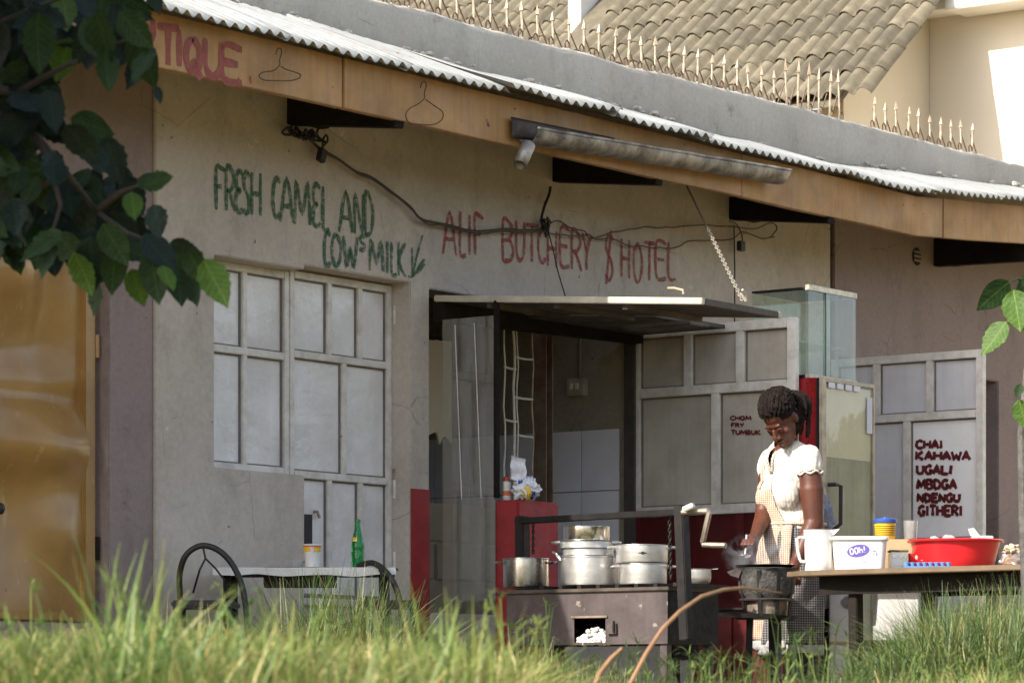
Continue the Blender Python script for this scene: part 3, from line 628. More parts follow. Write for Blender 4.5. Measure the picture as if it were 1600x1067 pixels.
M_soot.node_tree.nodes['Principled BSDF'].inputs['Specular IOR Level'].default_value = .2
M_hearth = surf('heat_stained_sheet', lin('#5a5050'), lin('#2e2827'), .7, 4, .5, .35, 40, .004, metal=.25, spots=(lin('#8d8079'), 13, .63), streak=.3)
M_ash = surf('white_ash', (.75, .73, .7), (.45, .43, .4), .6, 30, .95, .8, 40, .01)
M_wplastic = plain('white_plastic', (.70, .69, .67), .35)
M_cloth_w = surf('white_table_sheet', (.62, .62, .62), (.4, .38, .36), .5, 10, .6)
M_redpl = plain('red_plastic', lin('#d2262c'), .28)
M_yellow = plain('yellow_plastic', lin('#e2bb2c'), .4); M_blue = plain('blue_plastic', lin('#2f4f9c'), .4)
M_ply = surf('worn_plywood', lin('#6f5d49'), lin('#463828'), .7, 8, .7, .3, 40, .003)
M_card = surf('cardboard', lin('#b39a76'), lin('#8d7450'), .5, 9, .85)
M_green_g = NT('green_bottle_glass').m; tt = M_green_g.node_tree.nodes['Principled BSDF']; tt.inputs['Base Color'].default_value = (.02, .42, .11, 1); tt.inputs['Roughness'].default_value = .04; tt.inputs['Transmission Weight'].default_value = .75; tt.inputs['IOR'].default_value = 1.45
M_film = glass_mat('plastic_film', (.85, .85, .85), .25, .18, .35)
def cthing(name, label, cat, px, py, D, group=None):
    """thing whose base stands at photo pixel px,py at distance D, local x = right, y = away, z = up"""
    return thing(name, label, cat, at(px, py, D), -A, group)
S = lambda px, D: px*D/F           # pixels to metres at distance D

# ---- paint on the pier, counter, glass front, bars
b = MB(); b.box(.4825, .6315, -.0155, -.0125, -.3, 1.15); b.build('red_dado', M_redwall, shop, label='red painted lower part of the pier')
ct = thing('counter_block', 'low red painted counter block under the bag and jar at the hatch', 'counter', (.84, -.3, .55))
ccr = pu(810, 780, .67); cv = -ccr.y
b = MB(); b.box(-.17, .17, -cv+.3, -.08, -.55, ccr.z-.55); b.build('block', M_redwall, ct, bevel=.012, smooth=30)
gp = thing('glass_screen', 'tall dusty glass screen on a dark post left of the bars', 'glass screen', (.72, -.2, .55))
v0, v1 = -pu(692, 600, .655).y, -pu(774, 600, .655).y
b = MB(); b.box(-.068, -.064, -v1+.2, -v0+.2, .05, 1.43); b.build('pane', M_pane, gp)
b = MB(); b.box(-.085, -.05, -v1+.2-.018, -v1+.198, ccr.z-.54, 1.5); b.build('post', M_dark, gp, bevel=.003)
for q in (.25, .62):
    b = MB(); b.tube([(-.073, -v0+.2-q*(v1-v0), 1.40), (-.073, -v0+.2-(q+.13)*(v1-v0), .55)], .0025, 5); b.build('trim', M_dframe, gp)
bl = MB(); rr = random.Random(4)
cu = thing('cream_panel', 'torn cream panel hanging behind the glass screen', 'panel', fac(690, 690, -.55))
a_, c_ = fac(640, 524, -.55), fac(706, 690, -.55); n_ = 14; L0 = cu.location
top = [Vector((a_.x+(c_.x-a_.x)*i/n_, a_.y, a_.z-.01*rr.random()))-L0 for i in range(n_+1)]; bot = [Vector((a_.x+(c_.x-a_.x)*i/n_, a_.y, c_.z+rr.uniform(-.03, .05)))-L0 for i in range(n_+1)]
b = MB(); b.add(top+bot+[p+Vector((0, .01, 0)) for p in top+bot], [(i, i+n_+1, i+n_+2, i+1) for i in range(n_)]+[(i+2*n_+2, i+1+2*n_+2, i+n_+2+2*n_+2, i+n_+1+2*n_+2) for i in range(n_)]); b.build('sheet', M_cwall, cu)
bw = thing('block_wall', 'rough concrete block wall low behind the glass screen', 'wall', (fac(690, 930, -.62).x, .62, .55))
for r_ in range(3):
    for k_ in range(4):
        b = MB(); x_ = -.45+k_*.40+(r_ % 2)*.2-.2; b.box(x_, x_+.388, -.005+rr.uniform(-.004, .004), .12, r_*.2, r_*.2+.188); b.build('block', M_conc, bw, bevel=.006, smooth=30)
b = MB(); b.box(-.66, 1.3, .01, .11, 0, .6); b.build('mortar', M_inner, bw)
gr = thing('burglar_bars', 'twisted burglar bars with welded rungs beside the brown post', 'bars', fac(808, 790, -.06))
L0 = gr.location; yy = 0
for x_ in (788, 803, 808, 832):
    b = MB(); p0, p1 = fac(x_, 510, -.06)-L0, fac(x_+1, 885, -.06)-L0
    b.tube([p0.lerp(p1, i/12)+Vector((.004*math.sin(i*2.1+x_), .004*math.cos(i*1.7), 0)) for i in range(13)], .0045 if x_ != 803 else .007, 6); b.build('bar', M_dframe if x_ != 832 else M_iron, gr, smooth=True)
for x_, x2, y_ in ((788, 806, 573), (806, 832, 558), (788, 808, 655), (808, 832, 679), (803, 832, 620)):
    b = MB(); b.tube([fac(x_, y_, -.06)-L0, fac((x_+x2)/2, y_+3, -.06)-L0, fac(x2, y_+4, -.06)-L0], .006, 6); b.build('rung', M_dframe, gr, smooth=True)
po = thing('steel_post', 'brown rusty steel post standing behind the plastic bag', 'post', (fac(849, 790, -.12).x, .12, .55))
b = MB(); b.box(-.032, -.024, -.04, .04, 0, 1.56); b.box(.024, .032, -.04, .04, 0, 1.56); b.box(-.0235, .0235, -.004, .004, 0, 1.56); o = b.build('web', M_steel_br, po); o['kind'] = 'stuff'
b = MB(); b.box(2.372, 2.4185, -.035, .03, .555, 2.13); b.build('door_post', surf('dark_post', lin('#4a4540'), lin('#2b2825'), .6, 12, .6), shop, bevel=.004)

# jar and bag on the counter
ctz = ccr.z
def on_counter(px, u): p = pu(px, 780, u); p.z = ctz+.001; return p
pj = on_counter(792, .72)
j = thing('jar', 'small white jar with a red lid on the red counter', 'jar', pj, -A)
b = MB(); b.lathe([(.018, 0), (.021, .004), (.021, .03), (.019, .05), (.019, .06), (.021, .075), (.020, .088), (.015, .093)], 20); b.build('body', M_wplastic, j, smooth=True)
b = MB(); b.lathe([(.0216, .035), (.0216, .07)], 20); 
b = MB(); b.lathe([(.0217, .022), (.0217, .047)], 20); b.build('label', surf('jar_label', lin('#d08a5a'), lin('#c0392b'), 1., 60, .5), j, smooth=True)
b = MB(); b.lathe([(.0185, .0935), (.0195, .094), (.0195, .112), (.017, .115), (0, .115)], 20); b.build('lid', plain('jar_lid', lin('#a33a24'), .4), j, smooth=True)
pb_ = on_counter(822, .74)
bg_ = thing('plastic_bag', 'crumpled white plastic bag with blue print beside the jar', 'bag', pb_, -A)
def blob(rx, ry, rz, seed, amp, cz, n=36, m=24, flat=.0):
    b = MB(); vs = []
    def fn(i, j):
        a_ = 2*PI*i; t_ = PI*j; d = Vector((math.sin(t_)*math.cos(a_), math.sin(t_)*math.sin(a_), math.cos(t_)))
        k_ = 1+amp*(abs(noise.noise(d*2.6+Vector((seed, 0, 0))))*2-.5)+amp*.5*noise.noise(d*6+Vector((seed, 3, 0)))
        p = Vector((d.x*rx*k_, d.y*ry*k_, cz+d.z*rz*k_)); p.z = max(p.z, flat); return p
    b.grid(fn, n, m); return b
M_bagw = NT('bag_plastic').m
t = NT('bag_plastic_print'); tp = t.ramp(t.noise(22, 2, .5), [(.56, 0.), (.60, 1.)]); t.color(t.mix(tp, (.72, .73, .76), lin('#3c4f9a'))); t.set(Roughness=.25); M_bagw = t.m
blob(.06, .05, .055, 3.1, .45, .05).build('body', M_bagw, bg_, smooth=60)
b = MB(); b.grid(lambda i, j: Vector((-.075+.075*i+.01*noise.noise(Vector((i*3, j*3, 1))), -.01+.03*noise.noise(Vector((i*3, j*3, 7))), .10+.115*j-.02*i)), 10, 10); o = b.build('paper', surf('white_paper', (.75, .75, .78), (.55, .55, .6), .5, 20), bg_, smooth=60)
blob(.022, .02, .03, 8.2, .4, .045, 18, 12).build('yellow_packet', M_yellow, bg_, smooth=60); bg_.children[-1].location = (.005, -.035, -.01)

# ---- hearth with its pots
US = -.44; pv = lambda px, py, du=0: pu(px, py, US+du)
hx = thing('charcoal_hearth', 'long sheet metal charcoal hearth with white ash in its square draught hole', 'hearth', (US+.28, -1.7, 0))
HX = hx.location.copy()
vl, vr = -pv(792, 960).y, -pv(1043, 960).y; zb, zt = pv(900, 1007).z, pv(900, 926).z
h0, h1 = -pv(897, 985).y, -pv(946, 985).y; hz0, hz1 = pv(920, 1003).z, pv(920, 966).z
def hbx(name, mat, u0, u1, va, vb_, z0, z1, **kw):
    b = MB(); b.box(u0-HX.x, u1-HX.x, -vb_-HX.y, -va-HX.y, z0-HX.z, z1-HX.z); return b.build(name, mat, kw.pop('parent', hx), **kw)
b = MB()
for q in ((vl, h0, zb, zt), (h1, vr, zb, zt), (h0, h1, zb, hz0), (h0, h1, hz1, zt)): b.add([(US-HX.x, -v_-HX.y, z_) for v_, z_ in ((q[0], q[2]), (q[1], q[2]), (q[1], q[3]), (q[0], q[3]))], [(0, 1, 2, 3)])
fpn = b.build('front_panel', M_hearth, hx)
md = fpn.modifiers.new('t', 'SOLIDIFY'); md.thickness = .003; md.offset = -1
hbx('end_panel', M_soot, US+.004, US+.40, vr-.003, vr, zb, zt); hbx('end_panel', M_hearth, US+.004, US+.40, vl, vl+.003, zb, zt)  # right end takes the black tone to carry the shade on that face
hbx('back_panel', M_hearth, US+.397, US+.40, vl+.003, vr-.003, zb, zt); hbx('floor', M_soot, US+.004, US+.396, vl+.004, vr-.004, zb, zb+.004)
hbx('top_plate', surf('top_plate', lin('#5e544c'), lin('#1c1917'), .7, 8, .5, .4, 30, .004, metal=.4), US-.012, US+.42, -pv(778, 925).y, vr+.012, zt+.0015, zt+.018, bevel=.003)
for k_ in range(9): hbx('grate_bar', M_soot, US+.0, US+.41, vl+.08+k_*.1, vl+.10+k_*.1, zt+.019, zt+.034)
hbx('rim', surf('rim_rust', lin('#9c8a78'), lin('#4c3a2e'), .7, 10, .5, .3, 30, .003, metal=.3), US-.006, US-.001, h0-.012, h1+.012, hz1+.003, hz1+.012)
for sx in (0, 1):
    for sv in (0, 1):
        hbx('leg', M_soot if sv == 0 else M_hearth, US+.01+sx*.33, US+.045+sx*.33, (vl+.01) if sv == 0 else (vr-.045), (vl+.045) if sv == 0 else (vr-.01), -.3, zb-.001)
b = MB(); rr = random.Random(2)
for k_ in range(230):
    v_ = rr.uniform(h0+.006, h1-.006); s_ = rr.uniform(.004, .013); hgt = .05*(1-abs((v_-h0)/(h1-h0)*2-1.1)**2)+.012; b.ellipsoid((US-HX.x+rr.uniform(.010, .07), -v_-HX.y, hz0-HX.z-.004+rr.uniform(0, hgt)), (s_*rr.uniform(.7, 1.5), s_*rr.uniform(.7, 1.5), s_), 6, 4, Matrix.Rotation(rr.random()*3, 3, (1, rr.random(), .3)))
o = b.build('ash', M_ash, hx); o['kind'] = 'stuff'
o = hbx('latch', M_hearth, US-.014, US-.001, -pv(951, 980).y, -pv(965, 980).y, pv(950, 990).z, pv(950, 974).z); 
hbx('hasp', M_dark, US-.02, US-.0145, -pv(961, 980).y, -pv(964, 980).y, pv(950, 988).z, pv(950, 970).z)
zg = zt+.035
def pot_body(b, r, h, wall=.004): b.lathe([(0, 0), (r*.9, 0), (r*.985, h*.04), (r, h*.10), (r, h*.96), (r*1.035, h*.985), (r*1.03, h), (r-wall, h*.985), (r-wall*1.2, h*.1), (r*.85, .006), (0, .006)], 48)
def lughandles(root, r, z, mat, wide=.05, out=.045, drop=.0):
    for s_ in (-1, 1):
        b = MB(); b.tube([(s_*r, -wide, z), (s_*(r+out*.6), -wide*.9, z+drop), (s_*(r+out), -wide*.45, z+drop*1.3), (s_*(r+out), wide*.45, z+drop*1.3), (s_*(r+out*.6), wide*.9, z+drop), (s_*r, wide, z)], .0055, 6); b.build('handle', mat, root, smooth=True)
def pot(label, px, rpx, ytop, ybot, D, z0, mat=None, handles=True, cat='cooking pot', rz=0, drop=.0):
    p = at(px, 900, D); p.z = z0; r, h = S(rpx, D), S(ybot-ytop, D)
    t_ = thing('cooking_pot', label, cat, p, -A+rz, 'aluminium pots on the hearth')
    b = MB(); pot_body(b, r, h); b.build('body', mat or M_alu, t_, smooth=True)
    if handles: lughandles(t_, r, h*.86, mat or M_alu, min(.05, r*.5), .035, drop)
    return t_, r, h, p
Dp = 15.0
def Dof(px, du): p = pu(px, 900, US+du); return ((p.x-X0*0), p)
def depth(p): return D0+SA*p.x-CA*(-p.y)
Dl, Dc, Dr = [depth(pu(x_, 900, US+.2)) for x_ in (821, 923, 1004)]
b_ = at(0, 912, Dc).z
z0 = zg
pot('lone pot with dark rim at the left end of the hearth', 822, 36, 863, 909, Dl, z0, surf('pot_smoked', (.62, .6, .57), (.12, .1, .09), .6, 5, .25, .1, 20, .002, metal=1))
t_, r, h, p = pot('wide bright pot at the bottom of the middle stack', 922, 46, 866, 912, Dc, z0, drop=.03)
z1 = z0+h+.002
t2, r2_, h2, _ = pot('shallow dented pan resting on the wide bright pot', 919, 40, 855, 866, Dc, z1, handles=False)
z2 = z1+h2+.002
t3, r3, h3, _ = pot('flat sided pan with a bent handle under the topmost pan', 916, 41, 844, 855, Dc, z2, handles=True)
z3 = z2+h3+.002
t4, r4, h4, _ = pot('topmost round pan of the middle stack', 916, 37, 821, 844, Dc, z3, M_steel, handles=False)
t5, r5, h5, p5 = pot('narrow lower pot of the right hand stack', 1005, 37, 879, 912, Dr, z0)
t6, r6, h6, _ = pot('wider upper pot with a small dark emblem, right hand stack', 1003, 40.5, 850, 878.5, Dr, z0+h5+.002)
b = MB(); e = S(1, Dr)
for (ex, ew, eh) in ((0, 3.2, 2.4), (-4.5, 2.2, .9), (4.5, 2.2, .9)): b.add([(ex*e+ew*e*math.cos(a_), -r6-.0012, h6*.52+eh*e*math.sin(a_)) for a_ in [2*PI*k/14 for k in range(14)]], [tuple(range(14))])
o = b.build('emblem', plain('emblem_black', (.02, .02, .02), .4), t6); o['kind'] = 'stuff'; o.rotation_euler.z = 0
# spit frame with crank over the hearth
sf_ = thing('spit_frame', 'blackened spit frame with hanging chains and a bent crank handle over the hearth', 'spit', (US+.1, -1.7, .6))
SF = sf_.location.copy()
q = lambda px, py, du=.46: pv(px, py, du)-SF
b = MB(); b.bar(q(817, 935), q(816, 806), .055, .05, (0, 1, 0)); b.build('post', M_soot, sf_, bevel=.004)
b = MB(); b.bar(q(1073, 1000, .03), q(1064, 790, .03), .055, .045, (0, 1, 0)); b.build('post', M_soot, sf_, bevel=.004)
b = MB(); b.bar(q(808, 814), q(1062, 800, .06), .035, .028); b.build('crossbar', M_soot, sf_, bevel=.003)
cp = [pv(1066, 800, .0), pv(1106, 798, .0), pv(1108, 801, .0), pv(1098, 846, .0), pv(1099, 851, .0), pv(1134, 852, .0)]
b = MB(); b.tube([p-SF for p in cp], .0125, 10); b.build('crank', surf('crank_steel', lin('#a3988a'), lin('#5d5046'), .7, 14, .4, .3, 30, .003, metal=.7), sf_, smooth=35)
b = MB(); b.bar(q(1068, 796, -.03), q(1084, 789, -.03), .026, .022); b.build('bracket', M_dframe, sf_, bevel=.004)
def chain(name, a_, c_, parent, mat, n, r=.0032, lk=.016):
    b = MB(); a_, c_ = Vector(a_), Vector(c_); d = (c_-a_).normalized(); x_ = d.orthogonal().normalized(); y_ = d.cross(x_); L = (c_-a_).length/n
    for i in range(n):
        m_ = a_.lerp(c_, (i+.5)/n); s_ = x_ if i % 2 else y_
        b.tube([m_+d*(math.cos(t_)*L*.68)+s_*(math.sin(t_)*L*.36) for t_ in [2*PI*k/8 for k in range(8)]], r, 5, closed=True)
    o = b.build(name, mat, parent, smooth=True); o['kind'] = 'stuff'; return o
chain('chain', q(833, 818), q(833, 864), sf_, M_soot, 9); chain('chain', q(1046, 803, .1), q(1048, 905, .1), sf_, M_soot, 18)
sp = thing('side_shelf', 'small soot black shelf on the right of the spit post', 'shelf', at(1092, 916, 15.1), -A)
b = MB(); b.box(-.13, .075, -.05, .2, -.022, 0); b.build('plate', M_soot, sp, bevel=.003)
b = MB(); b.bar((-.1, 0, -.02), (-.1, 0, -.75), .03, .03, (0, 1, 0)); b.build('leg', M_soot, sp); b = MB(); b.bar((.05, .1, -.02), (.05, .1, -.75), .03, .03, (0, 1, 0)); b.build('leg', M_soot, sp)
b = MB(); b.bar((-.14, -.03, -.125), (.35, .1, -.13), .018, .02); b.build('rail', M_soot, sp)
b = MB(); b.box(-.13, .0, .02, .2, -.33, -.14); b.build('ash_box', M_soot, sp, bevel=.004)
t_ = thing('cooking_pot', 'little bright pan on the shelf right of the spit post', 'cooking pot', at(1092, 914, 15.12)+Vector((0, 0, .004)), -A, 'aluminium pots on the hearth')
b = MB(); b.lathe([(0, 0), (.038, 0), (.052, .012), (.056, .03), (.056, .066), (.062, .07), (.055, .067), (.052, .03), (0, .01)], 36); b.build('body', M_alu, t_, smooth=True)
b = MB(); b.bar((.05, 0, .068), (.085, 0, .070), .02, .003); b.build('handle', M_alu, t_)
# red plinth cupboard below the open door
rc = thing('red_cupboard', 'low dark red sheet metal cupboard behind the small charcoal stove', 'cupboard', (1.14, -1.55, 0))
z_ = pu(1150, 953, 1.02).z; va, vb_ = -pu(1080, 960, 1.02).y, -pu(1222, 960, 1.02).y
b = MB(); b.box(-.12, .35, -vb_+1.55, -va+1.55, -.3, z_); b.build('body', M_redpanel, rc, bevel=.004, smooth=30)
for x_ in (1108, 1142): 
    p = pu(x_, 960, 1.02); b = MB(); b.box(-.135, -.1215, p.y+1.55-.012, p.y+1.55+.012, -.3, z_-.012); b.build('stile', M_redpanel, rc)
b = MB(); b.box(-.14, .36, -vb_+1.55-.02, -va+1.55+.02, z_+.0015, z_+.012); b.build('top', M_soot, rc)

# ---- small charcoal stove (jiko) in front of the woman
Dj = 15.35
jk = cthing('charcoal_stove', 'battered round charcoal stove with sooty bowl in front of the woman', 'charcoal stove', 1198, 1060, Dj)
jz = lambda py: S(1060-py, Dj); jr = lambda w_: S(w_, Dj)
b = MB(); rr = random.Random(9); prof = [(jr(34), jz(938)), (jr(43), jz(925)), (jr(45), jz(905)), (jr(44), jz(892)), (jr(47), jz(888)), (jr(43), jz(887)), (jr(39), jz(897)), (0, jz(905))]
b.lathe(prof, 40)
for p in b.v:
    if p.z > 0: p += Vector((noise.noise(p*30), noise.noise(p*30+Vector((9, 0, 0))), noise.noise(p*25)*.6))*.006
b.build('bowl', surf('charred_clay', (.03, .028, .026), (.14, .13, .12), .7, 22, .75, .9, 60, .01), jk, smooth=50)
b = MB(); b.lathe([(jr(33), jz(961)), (jr(35), jz(950)), (jr(34), jz(939)), (jr(30), jz(938))], 36)
for p in b.v: p += Vector((noise.noise(p*22), noise.noise(p*22+Vector((9, 0, 0))), 0))*.008
b.build('drum', surf('battered_tin', lin('#9d8f80'), lin('#4a4038'), .8, 11, .45, .5, 24, .008, metal=.5), jk, smooth=40)
b = MB(); b.lathe([(0, jz(968)), (jr(50), jz(967)), (jr(52), jz(963)), (jr(34), jz(962)), (0, jz(962))], 36)
for p in b.v: p += Vector((0, 0, noise.noise(p*9)*.008))
b.build('base_plate', M_soot, jk, smooth=40)
b = MB(); b.lathe([(jr(42.5), jz(938.5)), (jr(44), jz(936)), (jr(41), jz(935))], 36); b.build('band', M_hearth, jk, smooth=True)
for a_ in (200, 250, 290, 330, 30, 120):
    a_ = math.radians(a_); b = MB(); b.bar((jr(38)*math.cos(a_), jr(38)*math.sin(a_), jz(962)), (jr(45)*math.cos(a_), jr(45)*math.sin(a_), jz(892)), .018, .008); b.build('strap', M_soot, jk)
for a_ in (205, 300, 70):
    a_ = math.radians(a_); b = MB(); b.bar((jr(30)*math.cos(a_), jr(30)*math.sin(a_), jz(967)), (jr(36)*math.cos(a_), jr(36)*math.sin(a_), -.28), .03, .022, (0, 1, 0)); b.build('leg', M_soot, jk)
b = MB(); b.add([(-jr(62), -.02, jz(893)), (-jr(48), -.05, jz(888)), (-jr(40), -.06, jz(892)), (-jr(44), -.05, jz(903)), (-jr(56), -.03, jz(899))], [(0, 1, 2, 3, 4)]); o = b.build('spout_flap', M_hearth, jk); md = o.modifiers.new('t', 'SOLIDIFY'); md.thickness = .006
fp = cthing('frying_pan', 'black flat pan smoking on top of the charcoal stove', 'pan', 1196, 888, Dj); fp.location.z += .001
b = MB(); b.lathe([(0, .004), (jr(40), .004), (jr(48), .014), (jr(47), .0145), (jr(39), .008), (0, .008)], 40); b.build('body', plain('pan_iron', (.02, .02, .02), .3, .6), fp, smooth=True)
# ---- right-hand table and what stands on it
tb0 = at(1229, 893, 14.95); tz = tb0.z
tb = thing('serving_table', 'worn plywood table with a rounded end, crowded with white tubs and red basin', 'table', (tb0.x, tb0.y, 0))
out = [(0, 0), (.12, -.055), (.35, -.085), (.7, -.10), (1.1, -.10), (2.1, -.08), (2.1, .72), (.7, .70), (.38, .55), (.16, .32), (.03, .12)]   # (towards the road, into the shop)
def tpt(a_, b2, z): return Vector((b2, -a_, z))
b = MB(); n_ = len(out); b.add([tpt(a_, c_, tz-.024) for a_, c_ in out]+[tpt(a_, c_, tz) for a_, c_ in out], [tuple(range(n_))[::-1], tuple(range(n_, 2*n_))]+[(i, (i+1) % n_, (i+1) % n_+n_, i+n_) for i in range(n_)])
b.build('table_top', M_ply, tb, bevel=.003, smooth=30)
for q_ in (((.16, .03), (2.05, -.03)), ((.45, .52), (2.05, .60))): b = MB(); b.bar(tpt(*q_[0], tz-.065), tpt(*q_[1], tz-.065), .03, .08); b.build('apron', M_dark, tb)
for (a_, c_) in ((.32, .06), (.46, .46), (1.75, .02), (1.75, .55)): b = MB(); b.bar(tpt(a_, c_, tz-.026), tpt(a_+.01, c_, -.3), .06, .045, (0, 1, 0)); b.build('leg', M_dark, tb, bevel=.004)
for zq in (.36,): b = MB(); b.bar(tpt(.36, .08, zq), tpt(.46, .44, zq), .02, .05); b.build('stretcher', M_dark, tb)
def ont(px, D): p = at(px, 880, D); p.z = tz+.001; return p
def tth(name, label, cat, px, D, group=None): return thing(name, label, cat, ont(px, D), -A, group)
Dq = 14.95; e = S(1, Dq)
jg = tth('jug', 'tall white plastic jug at the rounded end of the table', 'jug', 1279, Dq)
hh = .185
b = MB(); b.lathe([(0, 0), (.058, 0), (.062, .006), (.061, .05), (.064, .14), (.067, hh-.004), (.069, hh), (.064, hh-.002), (.060, .05), (.056, .008), (0, .008)], 40); b.build('body', M_wplastic, jg, smooth=True)
b = MB(); b.tube([(-.062, -.015, .150), (-.085, -.018, .152), (-.098, -.02, .146), (-.096, -.02, .10), (-.086, -.018, .055), (-.080, -.017, .045), (-.061, -.015, .043)], [.008, .007, .0075, .007, .007, .0075, .008], 8); b.build('handle', M_wplastic, jg, smooth=True)
b = MB(); b.add([(.045, -.05, hh-.002), (.075, -.03, hh-.002), (.09, -.045, hh+.003), (.062, -.052, hh-.025)], [(0, 1, 2), (0, 2, 3), (1, 3, 2)]); b.build('spout', M_wplastic, jg)
tu = tth('ice_cream_tub', 'white ice cream tub with purple oval logo reading Ooh!', 'tub', 1342, Dq-.03)
b = MB()
def rrect(w_, d_, r_, n=6): return [(sx*(w_-r_)+r_*math.cos(a_), sy*(d_-r_)+r_*math.sin(a_)) for sx, sy, a0 in ((1, 1, 0), (-1, 1, 90), (-1, -1, 180), (1, -1, 270)) for a_ in [math.radians(a0+90*k/n) for k in range(n+1)]]
def loft(b, secs):
    n = len(secs[0][0]); 
    vs = [Vector((x_, y_, z_)) for pts, z_ in secs for x_, y_ in pts]
    b.add(vs, [(i*n+k, i*n+(k+1) % n, (i+1)*n+(k+1) % n, (i+1)*n+k) for i in range(len(secs)-1) for k in range(n)]+[tuple(range(n))[::-1], tuple((len(secs)-1)*n+k for k in range(n))])
loft(b, [(rrect(.103, .075, .03), 0), (rrect(.108, .08, .03), .006), (rrect(.119, .088, .035), .138)]); b.build('body', M_wplastic, tu, smooth=35)
b = MB(); loft(b, [(rrect(.122, .091, .036), .132), (rrect(.128, .096, .038), .1385), (rrect(.127, .095, .038), .149), (rrect(.122, .09, .035), .152)]); b.build('rim', M_wplastic, tu, smooth=35)
M_purple = plain('logo_purple', lin('#6a5bb0'), .45); M_prt = plain('print_grey', lin('#8f93b5'), .5)
face_y = lambda z_: -(.080+.008*(z_-.006)/.132)-.0016
b = MB(); oc = Vector((-.012, 0, .088)); ro = math.radians(10)
b.add([(oc.x+.050*math.cos(a_)*math.cos(ro)-.027*math.sin(a_)*math.sin(ro), face_y(oc.z+.05*math.cos(a_)*math.sin(ro)+.027*math.sin(a_)*math.cos(ro)), oc.z+.05*math.cos(a_)*math.sin(ro)+.027*math.sin(a_)*math.cos(ro)) for a_ in [2*PI*k/32 for k in range(32)]], [tuple(range(32))]); b.build('logo', M_purple, tu)
def tubtext(txt, x0, zb_, w_, h_, rot, wd, mat, nm, gap=.25, d=.001):
    mb = MB(); x = x0; q_ = 0
    for c_ in txt:
        if c_ == ' ': x += w_*.5; continue
        ww = w_*(.4 if c_ in '!i' else 1.25 if c_ == 'm' else 1)
        for st in GL[c_]:
            pts = []
            for gx, gz2 in smooth_poly(st):
                X_, Z_ = x+gx*ww-x0, gz2*h_; z2 = zb_+X_*math.sin(rot)+Z_*math.cos(rot); pts.append(Vector((x0+X_*math.cos(rot)-Z_*math.sin(rot), face_y(z2)-d-.0002*(q_ % 4), z2)))
            ribbon(mb, pts, wd, Vector((0, -1, 0)), q_); q_ += 1
        x += ww+w_*gap
    o = mb.build(nm, mat, tu); o['kind'] = 'stuff'; return o
tubtext('Ooh!', -.046, .070, .016, .027, ro, .0055, M_wplastic, 'logo_letters', .28); tubtext('Ice Cream', -.035, .036, .0055, .010, .03, .0016, M_prt, 'print', .35)
b = MB(); 
for q_ in ((.052, .068, .085, .090), (.052, .060, .070, .074), (.066, .072, .066, .080)): b.add([(x_, face_y(z_), z_) for x_, z_ in ((q_[0], q_[2]), (q_[1], q_[2]), (q_[1], q_[3]), (q_[0], q_[3]))], [(0, 1, 2, 3)])
o = b.build('print', M_prt, tu); o['kind'] = 'stuff'
cr = tth('carton', 'shallow cardboard carton at the back of the table behind the tubs', 'carton', 1360, 15.42)
zc = at(1390, 843, 15.42).z-tz-.001
b = MB(); b.box(-.19, .19, -.06, .14, 0, zc); b.build('box', M_card, cr, bevel=.004, smooth=30)
yt = thing('paint_tub', 'yellow tub with a blue lid on the cardboard carton', 'tub', at(1383, 843, 15.42)+Vector((0, 0, .001)), -A); yt.location.z = tz+.002+zc
b = MB(); b.lathe([(0, 0), (.043, 0), (.046, .004), (.049, .075), (0, .075)], 36); b.build('body', M_yellow, yt, smooth=True)
b = MB(); b.lathe([(0, .0755), (.054, .0755), (.055, .079), (.055, .092), (.050, .096), (.012, .0965), (.008, .104), (0, .104)], 36); b.build('lid', M_blue, yt, smooth=True)
b = MB()
for k_ in range(5): b.lathe([(.0476+k_*.0004, .018+k_*.010), (.0482+k_*.0004, .022+k_*.010)], 36)
o = b.build('print', plain('tub_print', lin('#7a5a1c'), .5), yt, smooth=True); o['kind'] = 'stuff'
cpu_ = thing('cup', 'frosted clear plastic cup on the cardboard carton', 'cup', at(1426, 840, 15.40), -A); cpu_.location.z = tz+.002+zc
b = MB(); b.lathe([(0, 0), (.027, 0), (.034, .085), (.0325, .085), (.026, .003), (0, .003)], 32); b.build('body', glass_mat('frosted_plastic', (.8, .82, .85), .3, .15, .35), cpu_, smooth=True); cpu_.location += Vector((-.02, 0, 0))
tn = tth('tin', 'square steel tin between white tub and red basin', 'tin', 1402, 15.0)
b = MB(); b.box(-.038, .045, -.045, .045, 0, .088); b.build('body', surf('dented_tin', (.6, .58, .52), (.3, .27, .22), .6, 20, .3, .4, 30, .005, metal=.9), tn, bevel=.006, smooth=30)
b = MB(); b.box(-.04, .047, -.047, .047, .0885, .097); b.build('lid', M_ply, tn, bevel=.003); b = MB(); b.lathe([(.02, 0), (.02, .0015)], 24); o = b.build('seal', plain('tin_seal', (.55, .56, .6), .3, .8), tn); o.rotation_euler = (PI/2, 0, 0); o.location = (-.004, -.0455, .045)
mg = tth('mug', 'small red mug half hidden by the red basin', 'mug', 1424, 15.05)
b = MB(); b.lathe([(0, 0), (.03, 0), (.033, .004), (.035, .085), (.032, .085), (.03, .01), (0, .01)], 28); b.build('body', M_redpl, mg, smooth=True)
tr = tth('tray', 'blue ribbed ice tray lying in front of the red basin', 'tray', 1449, 14.72)
b = MB(); b.box(-.105, .105, -.04, .04, .0, .014); b.build('base', plain('tray_blue', lin('#5f86b8'), .3), tr, bevel=.004)
for k_ in range(8): b = MB(); b.lathe([(.011, .0145), (.013, .030), (.0115, .031), (.009, .018)], 14, (-.092+k_*.0262, 0, 0), 1, 2.6); b.build('cell', plain('tray_blue2', lin('#5f86b8'), .3), tr, smooth=True)
